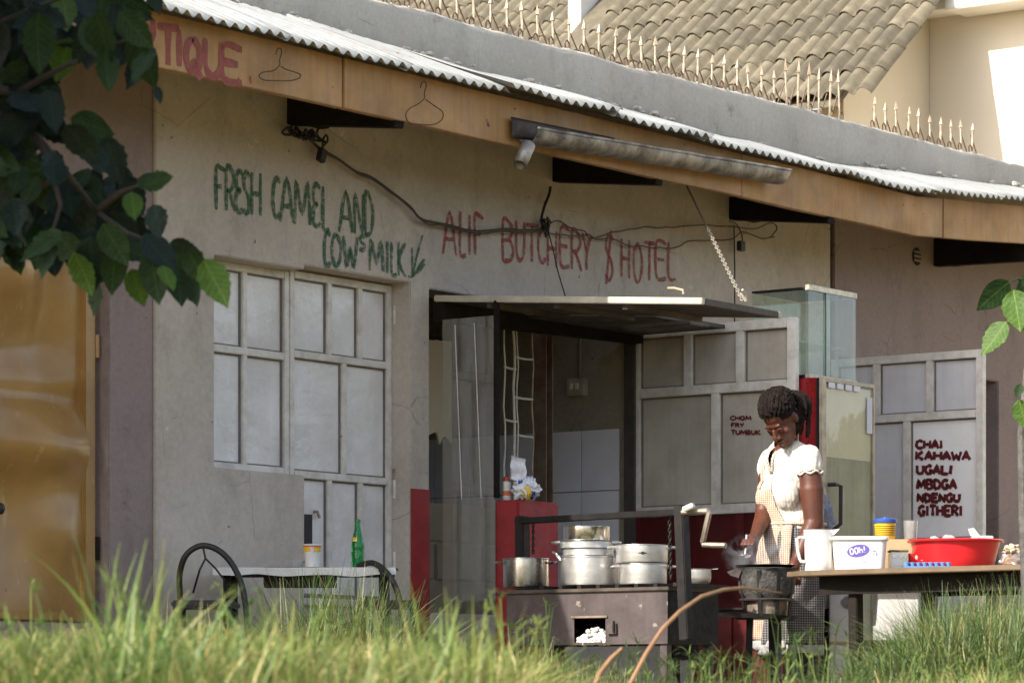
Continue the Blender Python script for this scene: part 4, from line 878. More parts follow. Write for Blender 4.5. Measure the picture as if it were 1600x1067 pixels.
bs = tth('basin', 'large red plastic basin of food on the table', 'basin', 1493, 15.05)
rb = S(75, 15.0); hb_ = .145
b = MB(); b.lathe([(0, 0), (rb*.74, 0), (rb*.77, .006), (rb*.84, .06), (rb*.93, hb_-.012), (rb, hb_-.01), (rb*1.01, hb_-.004), (rb*.99, hb_), (rb*.92, hb_-.004), (rb*.82, .06), (rb*.74, .01), (0, .01)], 56); b.build('body', M_redpl, bs, smooth=True)
fo = thing('wrapped_food', 'mound of food under pinkish plastic film in the red basin', 'food', ont(1476, 15.05)+Vector((0, 0, .07)), -A)
blob(.13, .12, .085, 5.0, .2, .0, 40, 20, -.02).build('mound', surf('food_film', lin('#c99a90'), lin('#e8ddd8'), .9, 14, .25, .5, 20, .01), fo, smooth=60)
wb = thing('takeaway_box', 'open white foam box standing in the basin', 'box', ont(1535, 15.0)+Vector((0, 0, .10)), -A+.3)
b = MB(); b.box(-.042, .042, -.03, .03, .0, .062); b.build('box', M_wplastic, wb, bevel=.004, smooth=30)
b = MB(); b.add([(-.042, .03, .063), (.0, .03, .066), (-.02, .05, .10), (-.05, .04, .095)], [(0, 1, 2, 3)]); o = b.build('lid', M_wplastic, wb); md = o.modifiers.new('t', 'SOLIDIFY'); md.thickness = .003
bb = tth('bread_bag', 'knotted clear bag of brown bread right of the basin', 'bag', 1581, 15.3)
blob(.055, .05, .055, 11.3, .3, .05, 30, 18).build('bag', M_film, bb, smooth=60); blob(.045, .042, .045, 2.0, .12, .048, 24, 14).build('bread', surf('bread', lin('#9a6c46'), lin('#6e4529'), .5, 20, .8), bb, smooth=60)
blob(.04, .03, .022, 7.0, .5, .115, 22, 14).build('knot', surf('bag_top', lin('#cbb79b'), None, .4, 20, .3), bb, smooth=60)
# white cartons under the table
for nm, lb, x0, x1, y0, D_ in (('carton', 'grey white carton under the table between its dark legs', 1296, 1348, 908, 15.9), ('carton', 'bright white carton in the sun patch under the table', 1372, 1436, 912, 15.45)):
    c_ = thing(nm, lb, 'carton', cw((((x0+x1)/2)-CX)/F*D_, D_, 0), -A); w_ = S((x1-x0)/2, D_); ht = at(0, y0, D_).z
    b = MB(); b.box(-w_, w_, 0, .22, -.1, ht); b.build('box', surf('carton_white', (.6, .6, .6), (.42, .41, .4), .5, 5, .6), c_, bevel=.004, smooth=30)
    b = MB(); b.box(-w_*1.01, w_*1.01, -.0045, -.0015, ht-.30, ht-.285); b.build('tape', M_card, c_)
    if x0 < 1300:
        b = MB(); b.lathe([(.0, 0), (.045, 0)], 24); o = b.build('mark', plain('faded_mark', (.38, .38, .4), .7), c_); o.rotation_euler = (PI/2, 0, 0); o.location = (.02, -.004, ht-.10); o.scale = (1, .7, 1)

# ---- drinks fridge and glass case on it
fv = -pu(1280, 700, 2.45).y; fr = thing('drinks_fridge', 'red sided drinks fridge with a tall glass door behind the woman', 'fridge', (2.45, -fv, 0)); ftz = pu(1280, 589, 2.45).z; fw2 = .533
M_fred = surf('fridge_red', lin('#8c1c20'), lin('#6b1518'), .4, 6, .3, .1, 40, .002, spots=(lin('#c9b9a8'), 60, .74))
b = MB(); b.box(0, fw2, .022, .56, .1, ftz); b.build('cabinet', M_fred, fr, bevel=.006, smooth=30)
b = MB(); b.box(.0, fw2, .002, .0205, .1, ftz-.0015); b.build('door_frame', plain('fridge_black', (.012, .012, .016), .35), fr, bevel=.004, smooth=30)
b = MB(); b.box(.045, fw2-.02, -.004, -.001, 1.375, ftz-.03); b.build('reflection_panel', surf('glass_reflection_top', lin('#e8dec8'), lin('#d8cbb0'), .5, 2.2, .6), fr)  # cream upper part of the glass reflection, painted as a flat panel
b = MB(); b.box(.045, fw2-.02, -.0042, -.001, .22, 1.374); b.build('reflection_panel', surf('glass_reflection_low', lin('#bdb6a6'), lin('#98917f'), .8, 4, .6, streak=.3), fr)  # greyer lower part of the same painted reflection
b = MB(); b.box(.04, fw2-.012, -.012, -.0055, .2, ftz-.02); b.build('glass_door', glass_mat('fridge_glass', (.95, .95, .92), .02, .0, .05), fr)
b = MB()
for q_ in ((.0, .04, .18, ftz), (fw2-.012, fw2, .18, ftz), (.041, fw2-.0125, ftz-.019, ftz)): b.box(q_[0], q_[1], -.018, -.0005, q_[2], q_[3])
b.build('door_trim', surf('fridge_trim', lin('#b7aa94'), lin('#5e564b'), .6, 16, .4), fr); fr.children[-1]['kind'] = 'stuff'
for k_ in range(4): b = MB(); b.box(.06+k_*.085, .125+k_*.085, -.0215, -.0185, ftz-.05, ftz-.022); b.build('sticker', plain('sticker', lin('#c9cbd6'), .4), fr)
b = MB(); b.box(fw2-.075, fw2-.022, -.0165, -.0125, ftz-.26, ftz-.07); b.build('sticker', plain('sticker_b', lin('#b9bcc9'), .4), fr)
hp = fac(1297, 760, fv+.03); hx_ = hp.x-2.45
b = MB(); b.tube([(hx_, -.02, 1.23), (hx_, -.06, 1.23), (hx_+.05, -.065, 1.225), (hx_+.055, -.06, 1.03), (hx_+.05, -.02, 1.0)], .011, 8); b.build('handle', M_black, fr, smooth=True)
gc = thing('glass_case', 'empty glass display case standing on top of the fridge', 'display case', (2.47, -fv+.10, ftz+.002))
cvv = -pu(1262, 500, 2.47).y; dv = cvv-fv+.10; g1 = pu(1262, 445, 2.47).z-ftz; wv2 = fac(1336, 462, cvv).x-2.47; dp_ = cvv+pu(1175, 449, 2.47).y
yf = -dv; yb_ = yf+dp_
b = MB(); b.box(0, .005, yf+.008, yb_, .02, g1-.03); b.build('glass_side', M_glass, gc); b = MB(); b.box(wv2-.005, wv2, yf+.008, yb_, .02, g1-.03); b.build('glass_side', M_glass, gc)
M_gfront = glass_mat('case_front', (.85, .9, .87), .04, .04, .16)
b = MB(); b.box(.006, wv2*.46, yf, yf+.005, .022, g1-.03); b.build('glass_front', M_glass, gc); b = MB(); b.box(wv2*.36, wv2-.006, yf-.008, yf-.003, .022, g1-.03); b.build('glass_front', M_gfront, gc)
b = MB(); b.box(.006, wv2-.006, yb_-.006, yb_-.001, .022, g1-.03); b.build('glass_back', M_glass, gc)
b = MB(); b.box(wv2*.355, wv2*.36-.0005, yf-.009, yf-.0025, .022, g1-.03); b.build('glass_edge', plain('glass_edge', lin('#3d6b64'), .2), gc)
M_strip = surf('case_strip', lin('#c9c3b4'), lin('#7d766a'), .6, 25, .35, .2, 40, .003, metal=.4)
b = MB(); b.box(-.004, wv2+.004, yf-.012, yf+.014, g1-.029, g1); b.build('top_strip', M_strip, gc, bevel=.002)
b = MB(); b.box(-.004, wv2+.004, yf-.012, yf+.014, 0, .02); b.build('bottom_strip', M_strip, gc, bevel=.002)
b = MB(); b.box(-.003, wv2+.003, yf+.0145, yb_, g1-.028, g1-.022); b.build('glass_top', M_glass, gc); b = MB(); b.box(-.003, wv2+.003, yf+.0145, yb_, .001, .018); b.build('base', M_soot, gc)
b = MB(); b.box(-.002, wv2+.002, yf+.015, yb_, g1-.0215, g1-.012); b.build('top_frame', M_soot, gc)
b = MB(); b.box(.008, wv2-.008, yf+.05, yb_-.01, .19, .195); b.build('glass_shelf', M_glass, gc)

# ---- cables, chain, hangers, gutter
cb = thing('cable', 'thick black cable sagging across the painted wall', 'cable', fac(640, 320, .04)); L0 = cb.location.copy()
def wire(parent, L0, pts, v, r, mat, name='strand', n=5, jit=.003, seed=0):
    P = [fac(x, y, v) if not isinstance(x, Vector) else x for x, y in pts]; q_ = [P[0]]+P+[P[-1]]; out = []
    for i in range(1, len(q_)-2):
        for k in range(n):
            t_ = k/n; a_, b2, c2, d2 = q_[i-1], q_[i], q_[i+1], q_[i+2]
            out.append(.5*(2*b2+(c2-a_)*t_+(2*a_-5*b2+4*c2-d2)*t_*t_+(3*b2-a_-3*c2+d2)*t_**3))
    out.append(P[-1]); out = [p-L0+Vector((noise.noise(p*9+Vector((seed, 0, 0))), noise.noise(p*9+Vector((0, seed, 5)))*.5, noise.noise(p*9+Vector((3, seed, 0)))))*jit for p in out]
    mb = MB(); mb.tube(out, r, 6); return mb.build(name, mat, parent, smooth=True)
M_cable = plain('cable_black', (.012, .010, .009), .5); M_wire = surf('rusty_wire', lin('#4a3426'), lin('#221812'), .6, 20, .6)
mainp = [(478, 212), (500, 232), (530, 250), (556, 268), (580, 278), (612, 300), (640, 322), (655, 340), (672, 347), (700, 352), (745, 362), (790, 358), (820, 360), (852, 359)]
wire(cb, L0, mainp, .05, .0065, M_cable, seed=1); wire(cb, L0, [(x+1, y+3) for x, y in mainp], .055, .004, M_wire, seed=4, jit=.008)
wire(cb, L0, [(852, 359), (846, 345), (850, 325), (858, 305), (860, 292)], .05, .008, M_cable)
kn = MB(); rr = random.Random(6); kc = fac(853, 355, .06)-L0
for k_ in range(5): kn.tube([kc+Vector((rr.uniform(-.04, .04), rr.uniform(-.02, .02), rr.uniform(-.05, .05))) for _ in range(6)], .006, 5)
o = kn.build('knot', M_cable, cb, smooth=True); o['kind'] = 'stuff'
wire(cb, L0, [(502, 232), (508, 226), (512, 220), (510, 212), (505, 218), (503, 238)], .07, .005, M_cable)
p = fac(503, 243, .07)-L0; b = MB(); b.bar(p+Vector((-.012, 0, -.03)), p+Vector((.008, 0, .03)), .045, .03, (0, 1, 0)); b.build('connector', M_black, cb, bevel=.004)
lp = MB()
for k_ in range(9): c0 = fac(450+k_*5+(k_*37 % 11), 205+(k_*53 % 13), .08)-L0; lp.tube([c0+Vector(((.03+.004*(k_ % 4))*math.cos(t_+k_), .015*math.sin(t_*2+k_), (.018+.005*(k_ % 3))*math.sin(t_))) for t_ in [2*PI*i/12 for i in range(12)]], .006, 5, closed=True)
o = lp.build('coil', M_cable, cb, smooth=True); o['kind'] = 'stuff'
tw = thing('thin_wire', 'pair of thin rusty wires looping right from the cable knot', 'wire', fac(1000, 380, .04)); L0 = tw.location.copy()
wire(tw, L0, [(856, 354), (872, 345), (890, 357), (912, 361), (920, 372), (935, 369), (960, 362), (1000, 356), (1040, 357), (1100, 352), (1140, 355), (1175, 358), (1205, 350), (1214, 358), (1205, 372)], .05, .0038, M_wire, seed=2, jit=.010)
wire(tw, L0, [(857, 364), (875, 367), (910, 368), (918, 366), (932, 372), (960, 375), (990, 384), (1030, 387), (1062, 385), (1080, 376), (1140, 374), (1160, 362), (1185, 372), (1210, 370)], .045, .0038, M_wire, seed=5, jit=.010)
wire(tw, L0, [(1140, 345), (1152, 352), (1160, 372), (1158, 385)], .07, .004, M_cable)
p = fac(1158, 384, .07)-L0; b = MB(); b.bar(p+Vector((0, 0, -.03)), p+Vector((0, 0, .025)), .05, .03, (0, 1, 0)); b.build('connector', M_black, tw, bevel=.004)
dw = thing('drop_cord', 'thin black cord dropping from the knot to the hatch flap', 'cord', fac(870, 410, .05)); L0 = dw.location.copy()
wire(dw, L0, [(857, 362), (864, 390), (872, 425), (884, 466)], .06, .0035, M_cable, jit=.002)
d2_ = thing('drop_cord', 'straight black cord hanging beside the chain by the glass case', 'cord', fac(1148, 420, .04)); L0 = d2_.location.copy()
wire(d2_, L0, [(1147, 352), (1148, 420), (1148, 505)], .045, .004, M_cable, jit=.002)
hc = thing('flap_chain', 'pale chain holding up the hatch flap from the eave', 'chain', fac(1120, 400, .6)); L0 = hc.location.copy()
ctop = fac(1073, 290, .64); cbot = pu(1160, 469, 1.335); mid_ = ctop.lerp(cbot, .38)
b = MB(); b.tube([ctop-L0, mid_-L0], .0055, 6); b.build('rope', M_wire, hc)
chain('links', mid_-L0, cbot-L0, hc, surf('pale_chain', lin('#a49d90'), lin('#5e5448'), .5, 30, .5, metal=.4), 34, .0029)
b = MB(); b.tube([cbot-L0+Vector((0, 0, .05)), cbot-L0+Vector((.03, 0, .03)), cbot-L0+Vector((.05, .01, .0)), cbot-L0+Vector((.01, -.01, -.002)), cbot-L0+Vector((-.01, 0, .03))], .006, 6); b.build('hook', surf('pale_rag', lin('#c9c0b0'), None, .4, 20), hc, smooth=True)
def hanger(label, px, py, w_, h_, dx):
    t_ = thing('wire_hanger', label, 'hanger', fac(px, py, .70), 0, 'wire coat hangers on the fascia'); rr = random.Random(px)
    g_ = lambda x, y: fac(px+x, py+y, .70)-t_.location
    pts = [(-6, -22), (-4, -30), (1, -32), (3, -26), (0, -14), (0, -6), (-10, 3), (-w_*.8, h_*.3), (-w_, h_*.6), (-w_*.8, h_*.95), (-w_*.2, h_*1.02), (w_*.5, h_*1.02), (w_*.95, h_*.8), (w_*.98, h_*.45), (w_*.6, h_*.2), (8, 0), (1, -5)]
    P = [g_(x+dx, y+(x+w_)*.0) for x, y in pts]; q_ = [P[0]]+P+[P[-1]]; out = []
    for i in range(1, len(q_)-2):
        for k in range(4):
            s_ = k/4; a_, b2, c2, d2 = q_[i-1], q_[i], q_[i+1], q_[i+2]; out.append(.5*(2*b2+(c2-a_)*s_+(2*a_-5*b2+4*c2-d2)*s_*s_+(3*b2-a_-3*c2+d2)*s_**3))
    mb = MB(); mb.tube(out, .0028, 5); mb.build('wire', M_wire, t_, smooth=True)
hanger('wide rusty wire hanger next to the painted dot', 437, 108, 32, 18, 0); hanger('rounder rusty wire hanger right of the board joint', 664, 160, 29, 34, -1)
gt = thing('gutter', 'short dented half round gutter hanging on the fascia', 'gutter', fac(1010, 250, .72)); L0 = gt.location.copy()
a_, c_ = fac(824, 203, .735), fac(1219, 268, .735); ua, ub = a_.x, c_.x; n_ = 40; r_ = .066
b = MB()
def gfn(i, j):
    u = ua+(ub-ua)*i; zc_ = (a_.z+(c_.z-a_.z)*i); th = PI+PI*j; rr_ = r_*(1+.08*noise.noise(Vector((u*3, j*2, 0))))
    return Vector((u, -.737-rr_*math.cos(th)*-1, zc_+rr_*1.05*math.sin(th)+.004*noise.noise(Vector((u*5, 1, j)))))-L0
b.grid(gfn, n_, 14); o = b.build('trough', M_gutter, gt, smooth=True); md = o.modifiers.new('t', 'SOLIDIFY'); md.thickness = .003
b = MB(); b.tube([gfn(i/n_, 0) for i in range(n_+1)], .007, 6); b.build('rim', M_gutter, gt, smooth=True); b = MB(); b.tube([gfn(i/n_, 1) for i in range(n_+1)], .007, 6); b.build('rim', M_gutter, gt, smooth=True)
b = MB(); b.grid(lambda i, j: Vector((ub-.003, -.737-r_*(1-j)*math.cos(PI+PI*i)*-1, c_.z+r_*(1-j)*math.sin(PI+PI*i)))-L0, 14, 2); b.build('end_cap', M_gutter, gt)
d0, d1 = fac(826, 226, .74)-L0, fac(812, 258, .74)-L0; b = MB(); b.tube([d0, d1], .034, 16, cap=False); o = b.build('outlet', M_gutter, gt, smooth=True); md = o.modifiers.new('t', 'SOLIDIFY'); md.thickness = .003
e0 = fac(798, 183, .69)-L0; b = MB(); b.grid(lambda i, j: e0.lerp(fac(960, 216, .69)-L0, i)+Vector((0, -.008*math.sin(j*3), -.10*j*(1-.5*i))), 20, 6); o = b.build('back_flange', surf('dark_flange', lin('#3f3531'), lin('#5a5048'), .6, 12, .6, metal=.4), gt, smooth=True); md = o.modifiers.new('t', 'SOLIDIFY'); md.thickness = .003
b = MB(); w0 = gfn(.36, 1); b.tube([w0+Vector((-.10, .04, .10)), w0+Vector((-.02, .02, .06)), w0+Vector((0, -.005, .0)), w0+Vector((-.06, .03, .07)), w0+Vector((-.13, .05, .05))], .004, 5); b.build('tie', surf('pale_string', lin('#cfc4a8')), gt, smooth=True)
vt = fac(1432, 401, -.0); b = MB(); b.lathe([(.0, 0), (.055, 0)], 20); o = b.build('vent_hole', plain('vent_dark', (.05, .04, .04), .9), shop); o.rotation_euler = (PI/2, 0, 0); o.location = (vt.x, -.003, vt.z)
for k_ in range(3): b = MB(); b.box(vt.x-.04, vt.x+.04, -.01, -.004, vt.z-.032+k_*.026, vt.z-.018+k_*.026); b.build('vent_slat', M_pink, shop)

# ---- left: low table with its cup, bowl and bottle, two tube chairs
Dt = 14.7
lt = cthing('low_table', 'low table under a white plastic sheet by the grey shutter', 'table', 476, 1000, Dt); zt2 = at(476, 886, Dt).z-lt.location.z
b = MB()
wx = S(143, Dt)
def ltp(i, j):
    x = -wx+2*wx*i; y = -.02+.42*j
    return Vector((x, y, zt2+.004*noise.noise(Vector((x*9, y*9, 1)))))
b.grid(ltp, 24, 8); b.build('top', M_cloth_w, lt, smooth=True)
b = MB()
def skirt(i, j):
    x = -wx+2*wx*i; return Vector((x, -.02-.004*j+.006*j*noise.noise(Vector((x*22, 2, 0))), zt2-.001-(.035+.012*noise.noise(Vector((x*7, 5, 1))))*j))
b.grid(skirt, 60, 4); b.build('sheet_edge', M_cloth_w, lt, smooth=True)
b = MB(); b.box(-wx+.02, wx-.02, -.01, .39, zt2-.03, zt2-.008); b.build('board', M_dark, lt)
b = MB(); b.box(-wx*.45, wx*.35, .0, .02, zt2-.09, zt2-.031); b.build('apron', M_dark, lt)
for x_ in (-wx+.06, wx-.06):
    for y_ in (.03, .36): b = MB(); b.bar((x_, y_, zt2-.031), (x_, y_, -.6), .035, .035, (0, 1, 0)); b.build('leg', M_dark, lt)
def onlt(px): p = at(px, 886, Dt+.12); p.z = lt.location.z+zt2+.006; return p
bo = thing('bowl', 'shallow grey metal bowl at the left of the paper cup', 'bowl', onlt(462), -A); b = MB(); b.lathe([(0, 0), (.028, 0), (.042, .03), (.040, .03), (.026, .004), (0, .004)], 28); b.build('body', M_alu, bo, smooth=True)
cu2 = thing('paper_cup', 'white cup with red and yellow print on the low table', 'cup', onlt(488), -A)
b = MB(); b.lathe([(0, 0), (.033, 0), (.040, .095), (.0425, .098), (.040, .101), (.037, .098), (.032, .004), (0, .004)], 32); b.build('body', M_wplastic, cu2, smooth=True)
b = MB(); 
def bandf(i, j): a_ = -PI*.95+PI*.38*i; r_ = .0387+.0006+.003*(.55*j); return Vector((r_*math.cos(a_), r_*math.sin(a_), .066+.022*j))
b.grid(bandf, 8, 3); b.build('print', M_yellow, cu2, smooth=True); b = MB(); b.grid(lambda i, j: Vector((.0405*math.cos(-PI*.42+PI*.3*i), .0405*math.sin(-PI*.42+PI*.3*i), .066+.020*j)), 8, 3); b.build('print', surf('print_mix', lin('#d8b52a'), lin('#4f6f2a'), 1, 50, .4), cu2, smooth=True)
b = MB(); b.grid(lambda i, j: Vector((.0412*math.cos(-PI*.95+PI*.9*i), .0412*math.sin(-PI*.95+PI*.9*i), .088+.0045*j)), 20, 1); b.build('print', M_redpl, cu2, smooth=True)
bt = thing('bottle', 'green glass soda bottle with yellow label on the low table', 'bottle', onlt(559), -A)
hB = S(75, Dt)
b = MB(); b.lathe([(0, .004), (.026, 0), (.0285, .006), (.029, hB*.30), (.027, hB*.34), (.0285, hB*.37), (.029, hB*.44), (.025, hB*.56), (.0175, hB*.72), (.0125, hB*.86), (.0115, hB*.95), (.0135, hB*.955), (.0135, hB*.985), (.011, hB)], 32); b.build('glass', M_green_g, bt, smooth=True)
b = MB(); b.grid(lambda i, j: Vector((1.02*(.0265-.0105*j)*math.cos(-PI*.85+PI*.32*i), 1.02*(.0265-.0105*j)*math.sin(-PI*.85+PI*.32*i), hB*(.53+.20*j))), 8, 4); b.build('label', surf('bottle_label', lin('#e0d23a'), lin('#1f5a2a'), 1., 70, .4), bt, smooth=True)
def tchair(label, pts, D, spokes):
    t_ = cthing('tube_chair', label, 'chair', pts[-1][0], 1000, D, 'black tube chairs at the low table'); L0 = t_.location
    inv = Matrix.Rotation(A, 3, 'Z'); g_ = lambda x, y, d=0: inv @ (at(x, y, D+d)-L0)
    P = [g_(*p) for p in pts]; q_ = [P[0]]+P+[P[-1]]; out = []
    for i in range(1, len(q_)-2):
        for k in range(5):
            s_ = k/5; a_, b2, c2, d2 = q_[i-1], q_[i], q_[i+1], q_[i+2]; out.append(.5*(2*b2+(c2-a_)*s_+(2*a_-5*b2+4*c2-d2)*s_*s_+(3*b2-a_-3*c2+d2)*s_**3))
    out.append(P[-1]); mb = MB(); mb.tube(out, .0135, 10); mb.build('back_hoop', M_black, t_, smooth=True)
    for s_ in spokes: mb = MB(); mb.tube([g_(*p) for p in s_], .005, 6); mb.build('spoke', M_black, t_, smooth=True)
    b_ = MB(); c_ = g_(pts[len(pts)//2][0]-6, 942, .1); b_.box(c_.x-.14, c_.x+.13, c_.y-.06, c_.y+.3, c_.z-.02, c_.z+.012); b_.build('seat', M_black, t_, bevel=.008, smooth=30)
    for sx in (-.12, .11):
        for sy in (-.05, .28): mb = MB(); mb.tube([(c_.x+sx, c_.y+sy, c_.z-.01), (c_.x+sx*1.1, c_.y+sy, -.6)], .012, 8); mb.build('leg', M_black, t_, smooth=True)
tchair('black tube chair with a hooped back left of the low table', [(284, 965, .1), (281, 925, .05), (281, 895, .02), (290, 868), (308, 854), (326, 853), (345, 862), (362, 880), (376, 908), (384, 945), (388, 990)], 14.4, [[(317, 854), (321, 872), (312, 890), (302, 925, .1)], [(321, 872), (337, 888), (350, 905), (356, 935, .1)]])
tchair('black tube chair with a curved arm right of the low table', [(560, 884, .15), (580, 879, .1), (598, 888, .05), (612, 905), (621, 925), (627, 960), (628, 1000)], 14.6, [[(590, 884, .1), (604, 915), (610, 960)]])
# ------------------------------------------------------------------ the woman
from mathutils.bvhtree import BVHTree
DW = 15.75; KW = F/DW
wo = thing('person', 'woman with tied back dreadlocks in white blouse and checked apron, looking down while cooking', 'person', cw((1235-CX)/F*DW, DW, 0), -A)
L = lambda px, py, y=0.: Vector(((px-1235)/KW, y, CH+(YH-py)/KW))
def capsule(b, a_, c_, r0, r1, n=14):
    a_, c_ = Vector(a_), Vector(c_); pts = []; rr = []; d = c_-a_; ln = max(d.length, 1e-5); u_ = d/ln
    for k in range(5): t_ = PI/2*(k/4); pts.append(a_-u_*r0*math.cos(t_)); rr.append(max(r0*math.sin(t_), 1e-4))
    for k in range(1, 5): pts.append(a_.lerp(c_, k/5)); rr.append(r0+(r1-r0)*k/5)
    for k in range(5): t_ = PI/2*(1-k/4); pts.append(c_+u_*r1*math.cos(t_)); rr.append(max(r1*math.sin(t_), 1e-4))
    b.tube(pts, rr, n)
def remesh(b, vox, smooth=3, name='tmp'):
    me = bpy.data.meshes.new(name); me.from_pydata([tuple(p) for p in b.v], [], b.f)
    bm = bmesh.new(); bm.from_mesh(me); bmesh.ops.recalc_face_normals(bm, faces=bm.faces); bm.to_mesh(me); bm.free()
    o = bpy.data.objects.new(name, me); col.objects.link(o)
    m_ = o.modifiers.new('r', 'REMESH'); m_.mode = 'VOXEL'; m_.voxel_size = vox
    s_ = o.modifiers.new('s', 'SMOOTH'); s_.iterations = smooth; s_.factor = .5
    dg = bpy.context.evaluated_depsgraph_get(); out = bpy.data.meshes.new_from_object(o.evaluated_get(dg))
    bpy.data.objects.remove(o); bpy.data.meshes.remove(me)
    for p in out.polygons: p.use_smooth = True
    return out
def put(name, me, mat, parent=wo, label=None):
    me.materials.clear(); me.materials.append(mat); me.name = name; return link(name, me, parent, label)
t = NT('dark_brown_skin'); t.color(t.mix(t.ramp(t.noise(14, 4), [(.3, 0.), (.7, 1.)]), lin('#4c291d'), lin('#593223'))); t.set(Roughness=t.ramp(t.noise(30, 4), [(.3, .42), (.7, .60)]), Specular_IOR_Level=.4, Subsurface_Weight=.12, Subsurface_Scale=.01); t.b.inputs['Subsurface Radius'].default_value = (1, .35, .2); t.bump(t.noise(120, 4), .25, .003); M_skin = t.m
t = NT('dreadlock_hair'); t.color(t.mix(t.ramp(t.noise(60, 3), [(.35, 0.), (.7, 1.)]), (.006, .0045, .004), (.026, .019, .016))); t.set(Roughness=.8, Specular_IOR_Level=.08); t.bump(t.noise(220, 3), .8, .004); M_hair = t.m
def gingham(name, ca_, cb_, per, wdt=.34):
    t = NT(name); sx = t.n('ShaderNodeSeparateXYZ'); t.l(t.tc(), sx.inputs[0]); fs = []
    for ax_ in (0, 2):
        m1 = t.n('ShaderNodeMath', operation='MULTIPLY'); t.l(sx.outputs[ax_], m1.inputs[0]); m1.inputs[1].default_value = 1/per
        m2 = t.n('ShaderNodeMath', operation='FRACT'); t.l(m1.outputs[0], m2.inputs[0])
        m3 = t.n('ShaderNodeMath', operation='LESS_THAN'); t.l(m2.outputs[0], m3.inputs[0]); m3.inputs[1].default_value = wdt; fs.append(m3)
    mx = t.n('ShaderNodeMath', operation='MAXIMUM'); t.l(fs[0].outputs[0], mx.inputs[0]); t.l(fs[1].outputs[0], mx.inputs[1])
    c = t.mix(mx.outputs[0], ca_, cb_); c = t.mix(t.ramp(t.noise(12, 4), [(.45, 0.), (.8, .35)]), c, tuple(x*.6 for x in cb_)); t.color(c); t.set(Roughness=.9, Sheen_Weight=.1)
    t.bump(t.noise(26, 4, .6), .5, .012); return t.m
M_ging = gingham('beige_gingham', lin('#d9cbb6'), lin('#8d6a54'), .0088); M_gdark = gingham('dark_check', (.016, .015, .02), (.26, .25, .25), .0115, .2)  # dark gingham deepened for the table's shadow on the skirt
t = NT('striped_white_blouse'); wv = t.n('ShaderNodeTexWave'); t.l(t.map((1, .6, .12), (0, 0, .6)), wv.inputs[0]); wv.inputs['Scale'].default_value = 26; wv.inputs['Distortion'].default_value = .6
c = t.mix(t.ramp(wv.outputs['Fac'], [(.55, 0.), (.85, .6)]), (.64, .60, .53), (.42, .37, .31)); t.color(c); t.set(Roughness=.85, Sheen_Weight=.15)
h_ = t.mix(.35, t.noise(9, 4, .55, t.map((1, 1, .55))), t.noise(34, 4)); t.bump(h_, .8, .022); M_blouse = t.m
M_trim = plain('blouse_trim', (.62, .56, .48), .85)
YAW = math.radians(-54); TR = Matrix.Rotation(YAW, 3, 'Z'); LEAN = Matrix.Rotation(math.radians(10), 3, 'X')
TC = Vector((.020, .03, .93))                                   # waist centre
def T(x, y, z): return TC+TR @ (LEAN @ Vector((x, y, z-.93)))   # torso frame: x to her left, -y ahead, z up
# --- head frame
HC = Vector((-.050, -.105, 1.432)); HR = Matrix.Rotation(math.radians(-40), 3, 'Z') @ Matrix.Rotation(math.radians(46), 3, 'X') @ Matrix.Rotation(math.radians(-4), 3, 'Y')
H = lambda x, y, z: HC+HR @ Vector((x, y, z))
b = MB()
def he(c, r): b.ellipsoid(H(*c), r, 20, 14, HR)
he((0, .014, .030), (.072, .090, .086)); he((0, -.020, -.028), (.060, .070, .080)); he((0, -.046, -.088), (.036, .040, .030)); he((0, -.025, -.07), (.05, .055, .04))
he((0, -.048, .045), (.050, .032, .038))
capsule(b, H(0, -.088, .004), H(0, -.105, -.030), .0075, .0125); he((.013, -.096, -.036), (.010, .011, .008)); he((-.013, -.096, -.036), (.010, .011, .008))
he((0, -.087, -.060), (.023, .012, .0075)); he((0, -.084, -.074), (.020, .013, .008)); he((0, -.074, .022), (.045, .012, .010))
for s_ in (-1, 1): he((s_*.029, -.077, .001), (.0175, .012, .011)); he((s_*.038, -.056, -.026), (.024, .020, .024)); he((s_*.073, .012, -.006), (.008, .017, .027)); he((s_*.070, .004, -.026), (.007, .008, .010))
# neck, trunk, arms, legs: one skin
capsule(b, H(0, .03, -.05), T(0, .02, 1.27), .046, .052, 18); capsule(b, T(0, .02, 1.25), T(0, .02, 1.0), .09, .115, 18)
capsule(b, T(-.11, .02, 1.262), T(.11, .02, 1.262), .044, .044); b.ellipsoid(T(0, -.015, 1.19), (.10, .072, .10), 18, 12, TR)
capsule(b, T(0, .02, 1.0), T(0, .02, .82), .12, .14, 18)
for s_ in (-1, 1): capsule(b, T(s_*.075, .03, .84), (TC.x+s_*.07, .06, .45), .085, .06); capsule(b, (TC.x+s_*.07, .06, .45), (TC.x+s_*.08, .07, .06), .055, .038); capsule(b, (TC.x+s_*.08, .06, .03), (TC.x-.05+s_*.08, -.09, .015), .038, .032)
SL = T(.158, .015, 1.255); EL_ = Vector((.098, -.15, .945)); WL = Vector((.014, -.215, .775))
capsule(b, SL, SL.lerp(EL_, .55), .050, .058, 18); capsule(b, SL.lerp(EL_, .5), EL_, .060, .046, 18); capsule(b, EL_, EL_.lerp(WL, .45), .047, .043, 18); capsule(b, EL_.lerp(WL, .4), WL, .043, .028, 18)
SR = T(-.125, .015, 1.255); ER = Vector((-.125, .0, .985)); WR = Vector((-.178, -.165, .880))
capsule(b, SR, ER, .047, .044, 18); capsule(b, ER, WR, .044, .027, 18)
